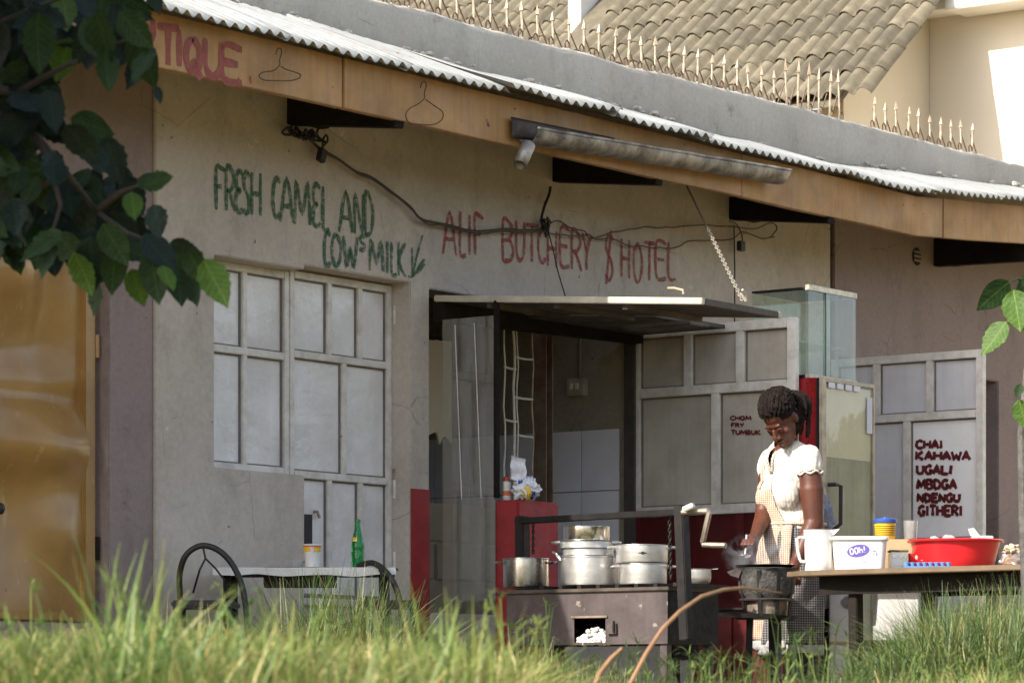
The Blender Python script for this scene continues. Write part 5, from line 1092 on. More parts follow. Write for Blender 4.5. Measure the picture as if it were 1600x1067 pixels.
def hand(wr, pc, tips, thumb):
    pc = Vector(pc); capsule(b, wr, pc, .026, .030); 
    for kn, mid, tip, r in tips: capsule(b, pc, kn, .017, r+.001); capsule(b, kn, mid, r, r*.95); capsule(b, mid, tip, r*.95, r*.8)
    capsule(b, wr.lerp(pc, .5), thumb[0], .014, .0105); capsule(b, thumb[0], thumb[1], .0105, .0085)
hand(WR, (-.200, -.205, .862), [(Vector((-.236+k*.0165, -.232-k*.004, .862-abs(k-1.2)*.003)), Vector((-.246+k*.017, -.252-k*.004, .838)), Vector((-.236+k*.018, -.236-k*.003, .820+.003*k)), .0088-.0005*k) for k in range(4)], (Vector((-.222, -.20, .838)), Vector((-.232, -.222, .822))))
hand(WL, (-.004, -.235, .738), [(Vector((-.03+k*.018, -.250, .700)), Vector((-.032+k*.018, -.256, .675)), Vector((-.028+k*.017, -.248, .655)), .0085) for k in range(4)], (Vector((-.03, -.22, .72)), Vector((-.042, -.232, .70))))
body = put('body', remesh(b, .0042, 8), M_skin)
# face details
b = MB()
for s_ in (-1, 1):
    b.tube([H(s_*(.014+.029*i/6), -.0875+.010*(i/6-.45)**2*2+.0055*(i/6)**2, -.0045-.004*math.sin(PI*i/6)) for i in range(7)], [.0008, .0017, .002, .0021, .002, .0018, .001], 6)
o = b.build('eyelash', plain('lash', (.008, .006, .005), .6), wo, smooth=True); o['kind'] = 'stuff'
b = MB()
for s_ in (-1, 1): b.tube([H(s_*(.012+.034*i/6), -.0935+.013*(i/6)**2, .0195+.006*math.sin(PI*i/6*.8)) for i in range(7)], [.0012, .0026, .003, .0028, .0024, .0018, .0008], 6)
o = b.build('eyebrow', M_hair, wo, smooth=True); o['kind'] = 'stuff'
b = MB(); b.ellipsoid(H(0, -.0895, -.0605), (.0215, .0115, .0062), 16, 10, HR); b.ellipsoid(H(0, -.087, -.0735), (.0185, .0125, .0068), 16, 10, HR)
o = b.build('lips', plain('lip_skin', lin('#6b3a35'), .3), wo, smooth=True); o['kind'] = 'stuff'
# hair: cap, swept-back locks, tied bunch
b = MB(); b.ellipsoid(H(0, .020, .047), (.078, .0945, .084), 24, 16, HR); b.build('hair_cap', M_hair, wo, smooth=True)
rr = random.Random(11); tie = Vector((0, .108, .058))
def onsk(d, k=1.0): return Vector((d.x*.081*k, .020+d.y*.099*k, .040+d.z*.095*k))
for i in range(34):
    row = i % 2; f = (i//2)/16*2-1                                # -1..1 across the hairline
    a_ = f*1.75
    d0 = Vector((math.sin(a_), -math.cos(a_)*.93, .34-.36*abs(f)**1.5+.30*row)).normalized()
    d1 = Vector((f*.45, .93, .32+.2*row)).normalized(); pts = []; n_ = 9
    for k in range(n_+1):
        s_ = k/n_; up = Vector((f*.95*math.sin(PI*s_), 0, .75*math.sin(PI*s_)))
        d = (d0.lerp(d1, s_)+up*(.75 if row else .5)).normalized(); p = onsk(d, 1.015+.05*math.sin(PI*s_)+.04*row); pts.append(H(*p)+Vector((rr.uniform(-1, 1), rr.uniform(-1, 1), rr.uniform(-1, 1)))*.0022)
    pts.append(H(*(tie+Vector((f*.02, .005, .012*row)))))
    P = [pts[0]]+pts+[pts[-1]]; out = []
    for q in range(1, len(P)-2):
        for k in range(3):
            t_ = k/3; out.append(.5*(2*P[q]+(P[q+1]-P[q-1])*t_+(2*P[q-1]-5*P[q]+4*P[q+1]-P[q+2])*t_*t_+(3*P[q]-P[q-1]-3*P[q+1]+P[q+2])*t_**3))
    r0 = rr.uniform(.0080, .0105); b = MB(); b.tube(out, [r0*(.75 if k < 2 else 1)*(1+.20*math.sin(k*2.1+i)) for k in range(len(out))], 7); b.build('dreadlock', M_hair, wo, smooth=True)
T0 = H(*tie)
for i in range(30):
    a_ = rr.uniform(-1, 1); ln = rr.uniform(.6, 1.12); sw = rr.uniform(0, 1); pts = []
    for k in range(9):
        s_ = k/8*ln; x_ = .016+.105*math.sin(min(1.6, s_*2.3))*(.5+.55*sw)-.010*s_; z_ = .010+.04*math.sin(s_*3)*(sw)-.185*s_**1.35
        pts.append(T0+Vector((x_+rr.uniform(-.004, .004), a_*.045*math.sin(min(1.5, s_*2))+.02*s_+rr.uniform(-.004, .004), z_)))
    r0 = rr.uniform(.0068, .009); b = MB(); b.tube(pts, [r0*(1+.25*math.sin(k*2.3+i)) for k in range(9)], 7); b.build('dreadlock', M_hair, wo, smooth=True)
for i in range(5):                                               # locks behind the ear, down the neck
    p0 = H(.066, .05+.008*i, -.0); pts = [p0+Vector((.004*i*k/6+rr.uniform(-.003, .003), .004*k, -.115*k/6)) for k in range(7)]
    b = MB(); b.tube(pts, [.0068, .0075, .0066, .0074, .0064, .007, .005], 7); b.build('dreadlock', M_hair, wo, smooth=True)
b = MB(); b.tube([T0+HR @ Vector((.026*math.cos(k), .0, .026*math.sin(k))) for k in [2*PI*i/14 for i in range(14)]], .004, 6, closed=True); b.build('hair_tie', M_black, wo, smooth=True)
# blouse
b = MB()
b.ellipsoid(T(0, .012, 1.18), (.140, .108, .125), 24, 16, TR); capsule(b, T(-.10, .015, 1.258), T(.12, .015, 1.258), .056, .056, 20); capsule(b, T(0, .01, 1.12), T(0, .01, .93), .128, .135, 24); capsule(b, T(0, .030, 1.29), T(0, .022, 1.34), .060, .056, 18)
for s_ in (-1, 1): capsule(b, T(s_*.11, .018, 1.265), T(s_*.02, .018, 1.325), .046, .044, 16)
b.ellipsoid(T(0, -.028, 1.245), (.085, .066, .075), 20, 14, TR)
for s_ in (-1, 1): b.ellipsoid(T(s_*.066, -.070, 1.092), (.067, .062, .074), 20, 14, TR)
b.ellipsoid(T(0, .0, .93), (.150, .128, .08), 24, 14, TR); b.ellipsoid(T(0, .0, .97), (.146, .120, .12), 24, 14, TR)
capsule(b, SL+Vector((0, 0, .004)), SL.lerp(EL_, .17), .054, .057, 20); capsule(b, SR+Vector((0, 0, .004)), SR.lerp(ER, .18), .053, .056, 20)
bl_me = remesh(b, .0055, 5)
inv = (TR @ LEAN).inverted()
bm = bmesh.new(); bm.from_mesh(bl_me); kill = []
for v_ in bm.verts:
    # soft gathers and hanging folds in the cloth itself
    q = inv @ (v_.co-TC); q.z += .93
    v_.co += v_.normal*(.0045*noise.noise(Vector((q.x*26, q.y*18, q.z*9)))+.003*noise.noise(Vector((q.x*60, q.y*40, q.z*22))))
    tri_ = q.z-1.205
    if q.y < -.01 and tri_ > 0 and abs(q.x-.0) < tri_*.24: kill.append(v_)
    elif (v_.co-SL.lerp(EL_, .30)).dot((EL_-SL).normalized()) > -.02 and (v_.co-SL.lerp(EL_, .32)).length < .10 and v_.co.x > .085 and q.x > .13: kill.append(v_)
    elif q.z > 1.352: kill.append(v_)
bmesh.ops.delete(bm, geom=kill, context='VERTS'); bm.to_mesh(bl_me); bm.free()
blouse = put('blouse', bl_me, M_blouse)
bv = BVHTree.FromPolygons([v.co.copy() for v in bl_me.vertices], [tuple(p.vertices) for p in bl_me.polygons])
def front(x, z, off):                                            # point on the front of the blouse
    o_ = T(x, -.5, z); d = (TR @ (LEAN @ Vector((0, 1, 0)))).normalized(); hit = bv.ray_cast(o_, d, 1.)
    return (hit[0]-d*off) if hit[0] else None
def strip(name, pts2, wd, off, mat, th=.003):
    b = MB(); P = [front(x, z, off) or T(x, -.11, z) for x, z in pts2]; n = len(P); vs = []
    nr = TR @ (LEAN @ Vector((0, -1, 0)))
    for i, p in enumerate(P):
        d = (P[min(i+1, n-1)]-P[max(i-1, 0)]).normalized(); s_ = d.cross(nr).normalized(); vs += [p+s_*wd/2, p-s_*wd/2]
    b.add(vs, [(2*i, 2*i+1, 2*i+3, 2*i+2) for i in range(n-1)]); o = b.build(name, mat, wo, smooth=True); md = o.modifiers.new('t', 'SOLIDIFY'); md.thickness = th; md.offset = 0; return o
t = NT('dotted_trim'); vo = t.n('ShaderNodeTexChecker'); t.l(t.tc(), vo.inputs[0]); vo.inputs['Scale'].default_value = 180; vo.inputs[1].default_value = (.72, .66, .56, 1); vo.inputs[2].default_value = (.16, .12, .1, 1); t.color(vo.outputs[0]); t.set(Roughness=.85)
for s_ in (-1, 1): strip('neck_trim', [(s_*(.004+.030*k/8), 1.203+.130*k/8) for k in range(9)], .014, .004, t.m)
strip('button_band', [(.0, 1.185-.24*k/10) for k in range(11)], .020, .003, M_trim, .002)
# faded purple print on the chest
b = MB(); rr = random.Random(5)
for k in range(9):
    x0_ = .055+k*.0058; z0_ = 1.148+k*.0022; P = [front(x0_+(.003 if q % 2 else -.001), z0_+(q-1.5)*.005+rr.uniform(-.001, .001), .004) for q in range(4)]
    if all(P): ribbon(b, P, .0028, TR @ Vector((0, -1, 0)), k)
if b.v: o = b.build('chest_print', plain('print_purple', lin('#8d86c0'), .8), wo); o['kind'] = 'stuff'
# sleeve hem
b = MB(); cs = SL.lerp(EL_, .255); dd = (EL_-SL).normalized(); e1 = dd.orthogonal().normalized(); e2 = dd.cross(e1)
b.tube([cs+(e1*math.cos(k)+e2*math.sin(k))*(.0585+.003*math.sin(k*9))+dd*.006*math.sin(k*7) for k in [2*PI*i/40 for i in range(40)]], .005, 6, closed=True); b.build('sleeve_hem', M_trim, wo, smooth=True)
# apron: bib, waist, skirt panel; check skirt beneath
b = MB(); nb = 14
def bib(i, j):
    z = 1.135-.21*j; cx_ = -.035+.015*j; hw = .046+.066*j**1.2; x = cx_+(2*i-1)*hw
    p = front(x, z, .010+.003*noise.noise(Vector((x*30, z*12, 2))))
    return p if p else T(x, -.135, z)
b.grid(bib, 16, 22); o = b.build('apron_bib', M_ging, wo, smooth=True); md = o.modifiers.new('t', 'SOLIDIFY'); md.thickness = .003
strip('apron_strap', [(-.075-.015*k/6, 1.135+.12*k/6) for k in range(7)], .022, .008, M_ging)
def skirt_pt(ang, z, grow, seed):
    s_ = max(0., (.94-z)/.60); rx = .150+.025*math.sin(min(1, s_*1.6)*PI/2)-.015*s_; ry = .130+.035*math.sin(min(1, s_*1.6)*PI/2)-.01*s_
    f = .015*s_**.7*math.sin(ang*6+seed+noise.noise(Vector((ang*1.5, z*3, seed)))*3.5)+.008*noise.noise(Vector((ang*3, z*4, seed+5)))+.006*noise.noise(Vector((ang*4, z*7, seed)))
    c = Vector((TC.x-.028*s_, TC.y+.005, z)); q = TR @ Vector(((rx+grow+f)*math.sin(ang), -(ry+grow+f)*math.cos(ang), 0)); return c+q
def skirt_part(name, a0, a1, z0, z1, grow, mat, seed, n=60, m=24):
    b = MB(); b.grid(lambda i, j: skirt_pt(a0+(a1-a0)*i, z0+(z1-z0)*j+(.006*math.sin(i*20) if j == 1 else 0), grow, seed), n, m); o = b.build(name, mat, wo, smooth=True); md = o.modifiers.new('t', 'SOLIDIFY'); md.thickness = .003; return o
skirt_part('skirt', -PI, PI, .95, .38, 0, M_gdark, 1.0, 110); skirt_part('apron_skirt', -1.15, .75, .945, .40, .012, M_ging, 2.0, 80)
M_hem = surf('pale_hem', (.34, .33, .33), (.22, .21, .21), .5, 25, .9)
skirt_part('hem', -PI, PI, .3785, .335, .004, M_hem, 1.0, 140, 3); skirt_part('apron_hem', -1.15, .75, .3985, .36, .016, M_hem, 2.0, 90, 3)
b = MB(); b.grid(lambda i, j: Vector((TC.x-.03+.135*math.sin(2*PI*i), TC.y+.02-.115*math.cos(2*PI*i), .55-.45*j)), 40, 6); b.build('underskirt', plain('black_cloth', (.010, .010, .012), .9), wo, smooth=True)
b = MB(); b.tube([skirt_pt(-PI+2*PI*i/50, .945, .010, 2.0) for i in range(50)], .008, 6, closed=True); b.build('waist_tie', M_ging, wo, smooth=True)
bw_ = blob(.055, .05, .085, 4.4, .35, 0, 30, 20, -9); o = bw_.build('waist_cloth', surf('grey_blue_cloth', lin('#8f93a6'), lin('#5d6074'), .6, 12, .9, .5, 30, .01), wo, smooth=70); o.location = L(1287, 805, .12)
# spoon in her right hand
spn = thing('serving_spoon', 'metal serving spoon held down into the smoking pan', 'spoon', wo.location+Matrix.Rotation(-A, 3, 'Z') @ Vector((-.226, -.24, .80)), -A)
b = MB(); b.tube([(.004, .008, .085), (0, 0, .03), (-.004, -.004, -.005)], .005, 8); b.build('handle', M_steel, spn, smooth=True); b = MB(); b.lathe([(0, -.012), (.02, -.008), (.032, .002), (.031, .004), (.019, -.005), (0, -.008)], 24, (-.008, -.01, -.012)); b.build('head', M_steel, spn, smooth=True)
# smoke rising from the pan
sm = MB(); sc_ = at(1182, 872, Dj-.02)
sm.ellipsoid((0, 0, 0), (.17, .12, .13), 20, 14); smo = sm.build('smoke', None, None); smo.location = sc_; smo.rotation_euler.z = -A
tag(smo, 'thin grey smoke drifting up from the frying pan', 'smoke', kind='stuff')
m_ = bpy.data.materials.new('smoke'); m_.use_nodes = True; t_ = m_.node_tree; t_.nodes.clear(); oo = t_.nodes.new('ShaderNodeOutputMaterial'); pvn = t_.nodes.new('ShaderNodeVolumePrincipled'); t_.links.new(pvn.outputs[0], oo.inputs['Volume'])
tcn = t_.nodes.new('ShaderNodeTexCoord'); nz = t_.nodes.new('ShaderNodeTexNoise'); nz.inputs['Scale'].default_value = 13; nz.inputs['Detail'].default_value = 4; nz.inputs['Distortion'].default_value = 1.2; t_.links.new(tcn.outputs['Object'], nz.inputs['Vector'])
rp = t_.nodes.new('ShaderNodeValToRGB'); rp.color_ramp.elements[0].position = .48; rp.color_ramp.elements[1].position = .75; t_.links.new(nz.outputs['Fac'], rp.inputs[0])
mp = t_.nodes.new('ShaderNodeMapping'); mp.inputs['Scale'].default_value = (1/.17, 1/.12, 1/.13); t_.links.new(tcn.outputs['Object'], mp.inputs[0]); gr_ = t_.nodes.new('ShaderNodeTexGradient'); gr_.gradient_type = 'SPHERICAL'; t_.links.new(mp.outputs[0], gr_.inputs[0])
ml = t_.nodes.new('ShaderNodeMath'); ml.operation = 'MULTIPLY'; t_.links.new(rp.outputs[0], ml.inputs[0]); t_.links.new(gr_.outputs['Fac'], ml.inputs[1])
m2 = t_.nodes.new('ShaderNodeMath'); m2.operation = 'MULTIPLY'; t_.links.new(ml.outputs[0], m2.inputs[0]); m2.inputs[1].default_value = 30; t_.links.new(m2.outputs[0], pvn.inputs['Density']); pvn.inputs['Color'].default_value = (.85, .87, .92, 1); pvn.inputs['Anisotropy'].default_value = .2
smo.data.materials.append(m_)
# ------------------------------------------------------------------ vegetation
import numpy as np
def leafmat(name, c0, c1, rough=.45, trans=.35, dry=None, scl=6):
    t = NT(name); oi = t.n('ShaderNodeObjectInfo'); at_ = t.n('ShaderNodeAttribute', attribute_name='tone'); f = t.ramp(t.noise(scl, 4), [(.3, 0.), (.7, 1.)])
    c = t.mix(f, c0, c1)
    if dry: c = t.mix(at_.outputs['Fac'], c, dry)
    t.color(c); t.set(Roughness=rough)
    tl_ = t.n('ShaderNodeBsdfTranslucent'); t.l(c, tl_.inputs[0]); mx = t.n('ShaderNodeMixShader'); mx.inputs[0].default_value = trans
    t.l(t.b.outputs[0], mx.inputs[1]); t.l(tl_.outputs[0], mx.inputs[2]); t.l(mx.outputs[0], t.o.inputs[0]); return t
M_grass = leafmat('sunny_grass', lin('#4a6d32'), lin('#858f48'), .5, .34, lin('#c3b078'), 2.2).m
M_grass_shade = leafmat('shaded_grass', lin('#2f5026'), lin('#4a6d34'), .45, .3, lin('#a99f68'), 1.5).m  # shaded copy of the grass, darkened in its colour
def to_w(X, D, z): u, v = cam_uv(X, D); return (u, -v, z)
def grass(name, roots, hts, wds, lean, mat, label, seed=1, seg=4, stuff=True, droop=.5, tones=None):
    """roots: list of (X, D); each blade is a tapered bent strip; all blades are one mesh"""
    rg = np.random.default_rng(seed); n = len(roots); R_ = np.array(roots)
    base = np.array([to_w(X, D, gz(X, D)-.01) for X, D in roots]); az = rg.uniform(0, 2*PI, n); h = np.array(hts); w_ = np.array(wds); ln = np.array(lean)*rg.uniform(.4, 1.3, n)
    d = np.stack([np.cos(az), np.sin(az), np.zeros(n)], 1); sa = az+PI/2+rg.normal(0, .5, n); sd = np.stack([np.cos(sa), np.sin(sa), np.zeros(n)], 1)
    V = np.zeros((n, (seg+1)*2, 3))
    for k in range(seg+1):
        s_ = k/seg; wk = w_*(1-s_**1.6)*.5+.0004
        c = base+d*(h*ln*s_**1.7)[:, None]; c[:, 2] += h*(s_-droop*ln*.5*s_**2.4)
        V[:, 2*k] = c+sd*wk[:, None]; V[:, 2*k+1] = c-sd*wk[:, None]
    idx = np.arange(n)[:, None]*(seg+1)*2; Fq = np.concatenate([idx+np.array([[2*k, 2*k+1, 2*k+3, 2*k+2]]) for k in range(seg)], 0)
    me = bpy.data.meshes.new(name); nv = n*(seg+1)*2; nf = len(Fq)
    me.vertices.add(nv); me.vertices.foreach_set('co', V.reshape(-1)); me.loops.add(nf*4); me.loops.foreach_set('vertex_index', Fq.reshape(-1).astype(np.int32)); me.polygons.add(nf)
    me.polygons.foreach_set('loop_start', np.arange(0, nf*4, 4, dtype=np.int32)); me.polygons.foreach_set('loop_total', np.full(nf, 4, dtype=np.int32)); me.update(calc_edges=True)
    tn = rg.uniform(0, 1, n)**3 if tones is None else np.array(tones); a_ = me.attributes.new('tone', 'FLOAT', 'POINT'); a_.data.foreach_set('value', np.repeat(tn, (seg+1)*2).astype(np.float32))
    me.materials.append(mat); me.polygons.foreach_set('use_smooth', np.ones(nf, dtype=bool)); o = link(name, me)
    return tag(o, label, 'grass', kind='stuff')
rr = random.Random(21)
def px_of(X, D): return CX+F*X/D
# sunny verge: height of the top edge follows the photo (higher on the left)
def topz(px):
    pts = [(-200, .26), (0, .25), (250, .26), (600, .235), (760, .22), (860, .18), (1000, .155), (1200, .16), (1350, .18), (1450, .19), (1800, .2)]
    for (a_, b_), (c_, d_) in zip(pts, pts[1:]):
        if a_ <= px <= c_: return b_+(d_-b_)*(px-a_)/(c_-a_)
    return .15
ro = []; hh_ = []; ww_ = []; le = []; tn = []
for _ in range(60000):
    px = rr.uniform(-150, 1750); near = 1/(1+math.exp((px-830)/70)); D = near*(5.3+2.9*rr.random()**1.2)+(1-near)*(8.2+3.0*rr.random()**1.2); X = (px-CX)/F*D
    t_ = topz(px)*(max(.85, D/6.2) if near > .5 else D/8.5); cl = .5+.5*noise.noise(Vector((X*5, D*2.2, 0)))+.35*noise.noise(Vector((X*14, D*5, 3)))
    if cl < .22: continue
    h = max(.05, t_-gz(X, D)+.02)*(.35+.75*rr.random()**1.3)*(.62+.55*cl); h = min(h, .42)
    ro.append((X, D)); hh_.append(h); ww_.append(rr.uniform(.004, .0095)*(1 if near > .5 else .9)); le.append(rr.uniform(.35, 2.1)); tn.append(min(1, max(0, rr.random()**4*1.2+.22*noise.noise(Vector((X*3, D*2, 7))))))
grass('grass', ro, hh_, ww_, le, M_grass, 'sunlit yellow green grass on the verge along the bottom of the picture', 3, tones=tn)
# a few broad blades standing up out of the verge
ro = []; hh_ = []; ww_ = []; le = []
for cx_, n_, top in ((205, 20, 815), (225, 16, 830), (255, 16, 850), (60, 8, 930), (430, 16, 900), (470, 14, 880), (690, 34, 900), (720, 30, 905), (750, 26, 925), (640, 18, 915), (350, 8, 900), (600, 10, 930), (560, 8, 925), (300, 8, 880)):
    for _ in range(n_):
        D = rr.uniform(5.4, 6.6); X = (cx_+rr.uniform(-45, 45)-CX)/F*D; z = CH+(YH-top)/F*D
        ro.append((X, D)); hh_.append(max(.1, (z-gz(X, D))*rr.uniform(.6, 1.05))); ww_.append(rr.uniform(.006, .011)); le.append(rr.uniform(.1, .8))
grass('grass', ro, hh_, ww_, le, M_grass, 'taller broad grass blades rising above the verge', 5, seg=6, tones=[rr.random()**6*.5 for _ in ro])
# crabgrass: thin stems ending in a star of narrow fingers
mb = MB(); rg = random.Random(17)
def blade(p0, d, ln, w_, sag):
    d = Vector(d).normalized(); s_ = d.cross(Vector((rg.uniform(-.3, .3), rg.uniform(-.3, .3), 1))).normalized(); vs = []
    for k in range(4):
        t_ = k/3; c = p0+d*ln*t_-Vector((0, 0, sag*ln*t_*t_)); ww = w_*(1-t_**2)*.5+.0003; vs += [c+s_*ww, c-s_*ww]
    mb.add(vs, [(2*k, 2*k+1, 2*k+3, 2*k+2) for k in range(3)])
def star(px, py, D, sz):
    p = at(px, py, D); X = (px-CX)/F*D; g0 = Vector(to_w(X+rg.uniform(-.03, .03), D, gz(X, D))); md_ = g0.lerp(p, .55)+Vector((rg.uniform(-.02, .02), rg.uniform(-.02, .02), 0))
    mb.tube([g0, md_, p], [.0022, .0019, .0015], 4)
    for k in range(rg.randint(4, 7)): a_ = rg.uniform(0, 2*PI); blade(p, (math.cos(a_), math.sin(a_), rg.uniform(.2, 1.5)), sz*rg.uniform(.6, 1.1), .0036, rg.uniform(0, .6))
    for k in range(2): a_ = rg.uniform(0, 2*PI); blade(md_, (math.cos(a_), math.sin(a_), .9), sz*1.3, .004, .7)
for px, py in ((985, 1010), (1000, 1025), (1080, 1020), (1120, 1015), (1095, 1035), (1150, 1030), (1190, 1040), (1225, 1025), (1250, 1000), (1262, 985), (1290, 1020), (1335, 1010), (1360, 1025), (1310, 985), (1400, 1000), (1430, 1020), (1470, 1010), (1210, 960), (1235, 985), (1040, 1030), (940, 1035), (900, 1040), (860, 1020), (850, 990), (805, 965), (850, 950), (1180, 1030)):
    for _ in range(3): star(px+rg.uniform(-14, 14), py+rg.uniform(-6, 16), rg.uniform(9.0, 11.0), rg.uniform(.04, .075))
for _ in range(170): star(rg.uniform(820, 1620), rg.uniform(1022, 1075), rg.uniform(8.4, 10.4), rg.uniform(.035, .07))
for _ in range(40): star(rg.uniform(-20, 860), rg.uniform(915, 1000), rg.uniform(5.8, 7.6), rg.uniform(.035, .06))
o = mb.build('crabgrass', M_grass); tag(o, 'starry heads of crabgrass standing in front of the stoves and verge', 'grass', kind='stuff')
# tall clumps, with shade put into their darker green
def clump(name, label, spots, n, hmax, D0_, D1_, mat, seed):
    ro = []; hh_ = []; ww_ = []; le = []; rg = random.Random(seed)
    for _ in range(n):
        cx_, top, sp = rg.choice(spots); D = rg.uniform(D0_, D1_); px = rg.gauss(cx_, sp); X = (px-CX)/F*D; z = CH+(YH-top)/F*D
        h = (z-gz(X, D))*rg.uniform(.5, 1.12)*math.exp(-((px-cx_)/(sp*2.6))**2)
        ro.append((X, D)); hh_.append(max(.08, h)); ww_.append(rg.uniform(.0035, .007)); le.append(rg.uniform(.15, .95))
    return grass(name, ro, hh_, ww_, le, mat, label, seed, seg=6, droop=.7)
clump('grass_clump', 'dark green grass clump growing in front of the low table', [(470, 872, 28), (520, 860, 30), (570, 880, 30), (615, 905, 22)], 2600, 1, 13.0, 13.8, M_grass_shade, 31)
clump('grass_clump', 'tall dark green grass growing in front of the serving table', [(1420, 955, 40), (1480, 905, 40), (1540, 905, 45), (1600, 885, 40), (1500, 920, 60), (1560, 940, 60), (1400, 985, 50)], 11000, 1, 11.2, 13.6, M_grass_shade, 32)
clump('grass_clump', 'thin shaded grass around the foot of the charcoal hearth', [(820, 975, 45), (740, 985, 40), (900, 1010, 60), (960, 1020, 40)], 1500, 1, 12.5, 13.6, M_grass_shade, 33)
clump('grass_clump', 'dry bent grass at the foot of the wall below the orange door', [(40, 960, 40), (150, 945, 50), (250, 930, 40), (330, 945, 40)], 900, 1, 10.0, 12.0, M_grass, 34)
# dry stalk
ds = thing('dry_stalk', 'bent reddish brown dry stalk arching over the grass', 'stalk', at(985, 1067, 8.2)); L0 = ds.location.copy()
pts = [at(x, y, d)-L0 for x, y, d in ((965, 1110, 8.2), (985, 1067, 8.25), (1010, 1020, 8.3), (1035, 982, 8.35), (1062, 955, 8.4), (1095, 932, 8.5), (1130, 921, 8.6), (1160, 918, 8.7), (1190, 921, 8.8), (1222, 926, 8.9))]
M_stalk = surf('dry_stalk', lin('#93704f'), lin('#6e4c36'), .6, 30, .7)
b = MB(); b.tube(pts, [.0058, .0058, .0056, .0054, .0052, .005, .0046, .0042, .003, .0015], 8); b.build('stem', M_stalk, ds, smooth=True)
b = MB(); b.tube([at(x, y, 8.0)-L0 for x, y in ((925, 1085), (938, 1050), (955, 1028), (972, 1012))], [.006, .006, .0055, .004], 8); b.build('stem', M_stalk, ds, smooth=True)
# ---- leafy branch hanging in at the left
def leaf_mesh(seed, mat, ln=1., wd=.60):
    rg = random.Random(seed); b = MB(); n = 12; fold = rg.uniform(.15, .5); cur = rg.uniform(.15, .55); tw_ = rg.uniform(-.4, .4)
    prof = lambda s_: (math.sin(PI*min(1, s_*1.02)**.72)**.85)*(1-.10*s_)
    vs = []
    for i in range(n+1):
        s_ = i/n; w_ = max(.002, wd/2*prof(s_)*(1+.09*((i+seed)%2)-.05*math.sin(i*2.9+seed))); y = s_*ln; z = -cur*s_*s_*ln*.5
        for k in (-1, -.5, 0, .5, 1):
            x = k*w_; zz = z-fold*abs(x)*(.6)+.018*math.sin(s_*17+k*3+seed)*abs(k); a_ = tw_*s_; vs.append((x*math.cos(a_)-zz*math.sin(a_)*.3, y+.03*abs(k)*math.sin(s_*PI), zz+x*math.sin(a_)))
    b.add(vs, [(i*5+k, i*5+k+1, (i+1)*5+k+1, (i+1)*5+k) for i in range(n) for k in range(4)])
    return b.mesh('leaf', mat, smooth=60)
def leafsurf(name, c0, c1, vein, trans):
    t = leafmat(name, c0, c1, .5, trans, None, 5); t.set(Specular_IOR_Level=.25); sx = t.n('ShaderNodeSeparateXYZ'); t.l(t.tc(), sx.inputs[0])
    ab = t.n('ShaderNodeMath', operation='ABSOLUTE'); t.l(sx.outputs[0], ab.inputs[0]); lt_ = t.n('ShaderNodeMath', operation='LESS_THAN'); t.l(ab.outputs[0], lt_.inputs[0]); lt_.inputs[1].default_value = .012
    m1 = t.n('ShaderNodeMath', operation='MULTIPLY_ADD'); t.l(ab.outputs[0], m1.inputs[0]); m1.inputs[1].default_value = -.75; t.l(sx.outputs[1], m1.inputs[2])
    m2 = t.n('ShaderNodeMath', operation='MULTIPLY'); t.l(m1.outputs[0], m2.inputs[0]); m2.inputs[1].default_value = 8; fr_ = t.n('ShaderNodeMath', operation='FRACT'); t.l(m2.outputs[0], fr_.inputs[0]); l2 = t.n('ShaderNodeMath', operation='LESS_THAN'); t.l(fr_.outputs[0], l2.inputs[0]); l2.inputs[1].default_value = .10
    mx = t.n('ShaderNodeMath', operation='MAXIMUM'); t.l(lt_.outputs[0], mx.inputs[0]); t.l(l2.outputs[0], mx.inputs[1])
    src = t.b.inputs['Base Color'].links[0].from_socket; c = t.mix(mx.outputs[0], src, vein); t.color(c)
    bp = t.bump(t.mix(.5, mx.outputs[0], t.noise(7, 4)), .35, .03); return t.m
ML = [leafsurf('tree_leaf', lin('#1b2f15'), lin('#263d1a'), lin('#374e26'), .22), leafsurf('tree_leaf_dark', lin('#0e1c12'), lin('#15271a'), lin('#203423'), .1), leafsurf('tree_leaf_young_lit', lin('#3f5c20'), lin('#4d6c28'), lin('#6b8440'), .35)]  # brightest green also stands in for sunlit leaves low on the branch
LM = [[leaf_mesh(s_, m_) for s_ in range(1, 6)] for m_ in ML]
br = thing('leafy_branch', 'dark leafy branch hanging into the top left corner', 'branch', at(40, 200, 8.3)); L0 = br.location.copy()
rr = random.Random(77); M_bark = surf('dark_bark', (.045, .035, .028), (.02, .016, .013), .6, 20, .8)
camr = Matrix.Rotation(-A, 4, 'Z')
nleaf = [0]
def leaf_at(px, py, D, size_px, ang, kind=0, parent=br, L0_=None, face=None):
    """ang: direction the tip points in the picture (0 = down, + = to the right), degrees; face: tilt of the blade towards the road"""
    base = at(px, py, D)-(L0 if L0_ is None else L0_); s_ = S(size_px, D)*(.9 if parent is br else 1)
    tilt = face if face is not None else rr.uniform(-60, 45)
    m_ = camr @ Matrix.Rotation(math.radians(ang), 4, 'Y').inverted() @ Matrix.Rotation(math.radians(rr.uniform(-35, 35)), 4, 'Z') @ Matrix.Rotation(math.radians(-90+tilt*.5), 4, 'X')
    o = link('leaf', LM[kind][rr.randrange(5)], parent); o.matrix_local = Matrix.Translation(base) @ m_ @ Matrix.Scale(s_, 4); nleaf[0] += 1
    return o
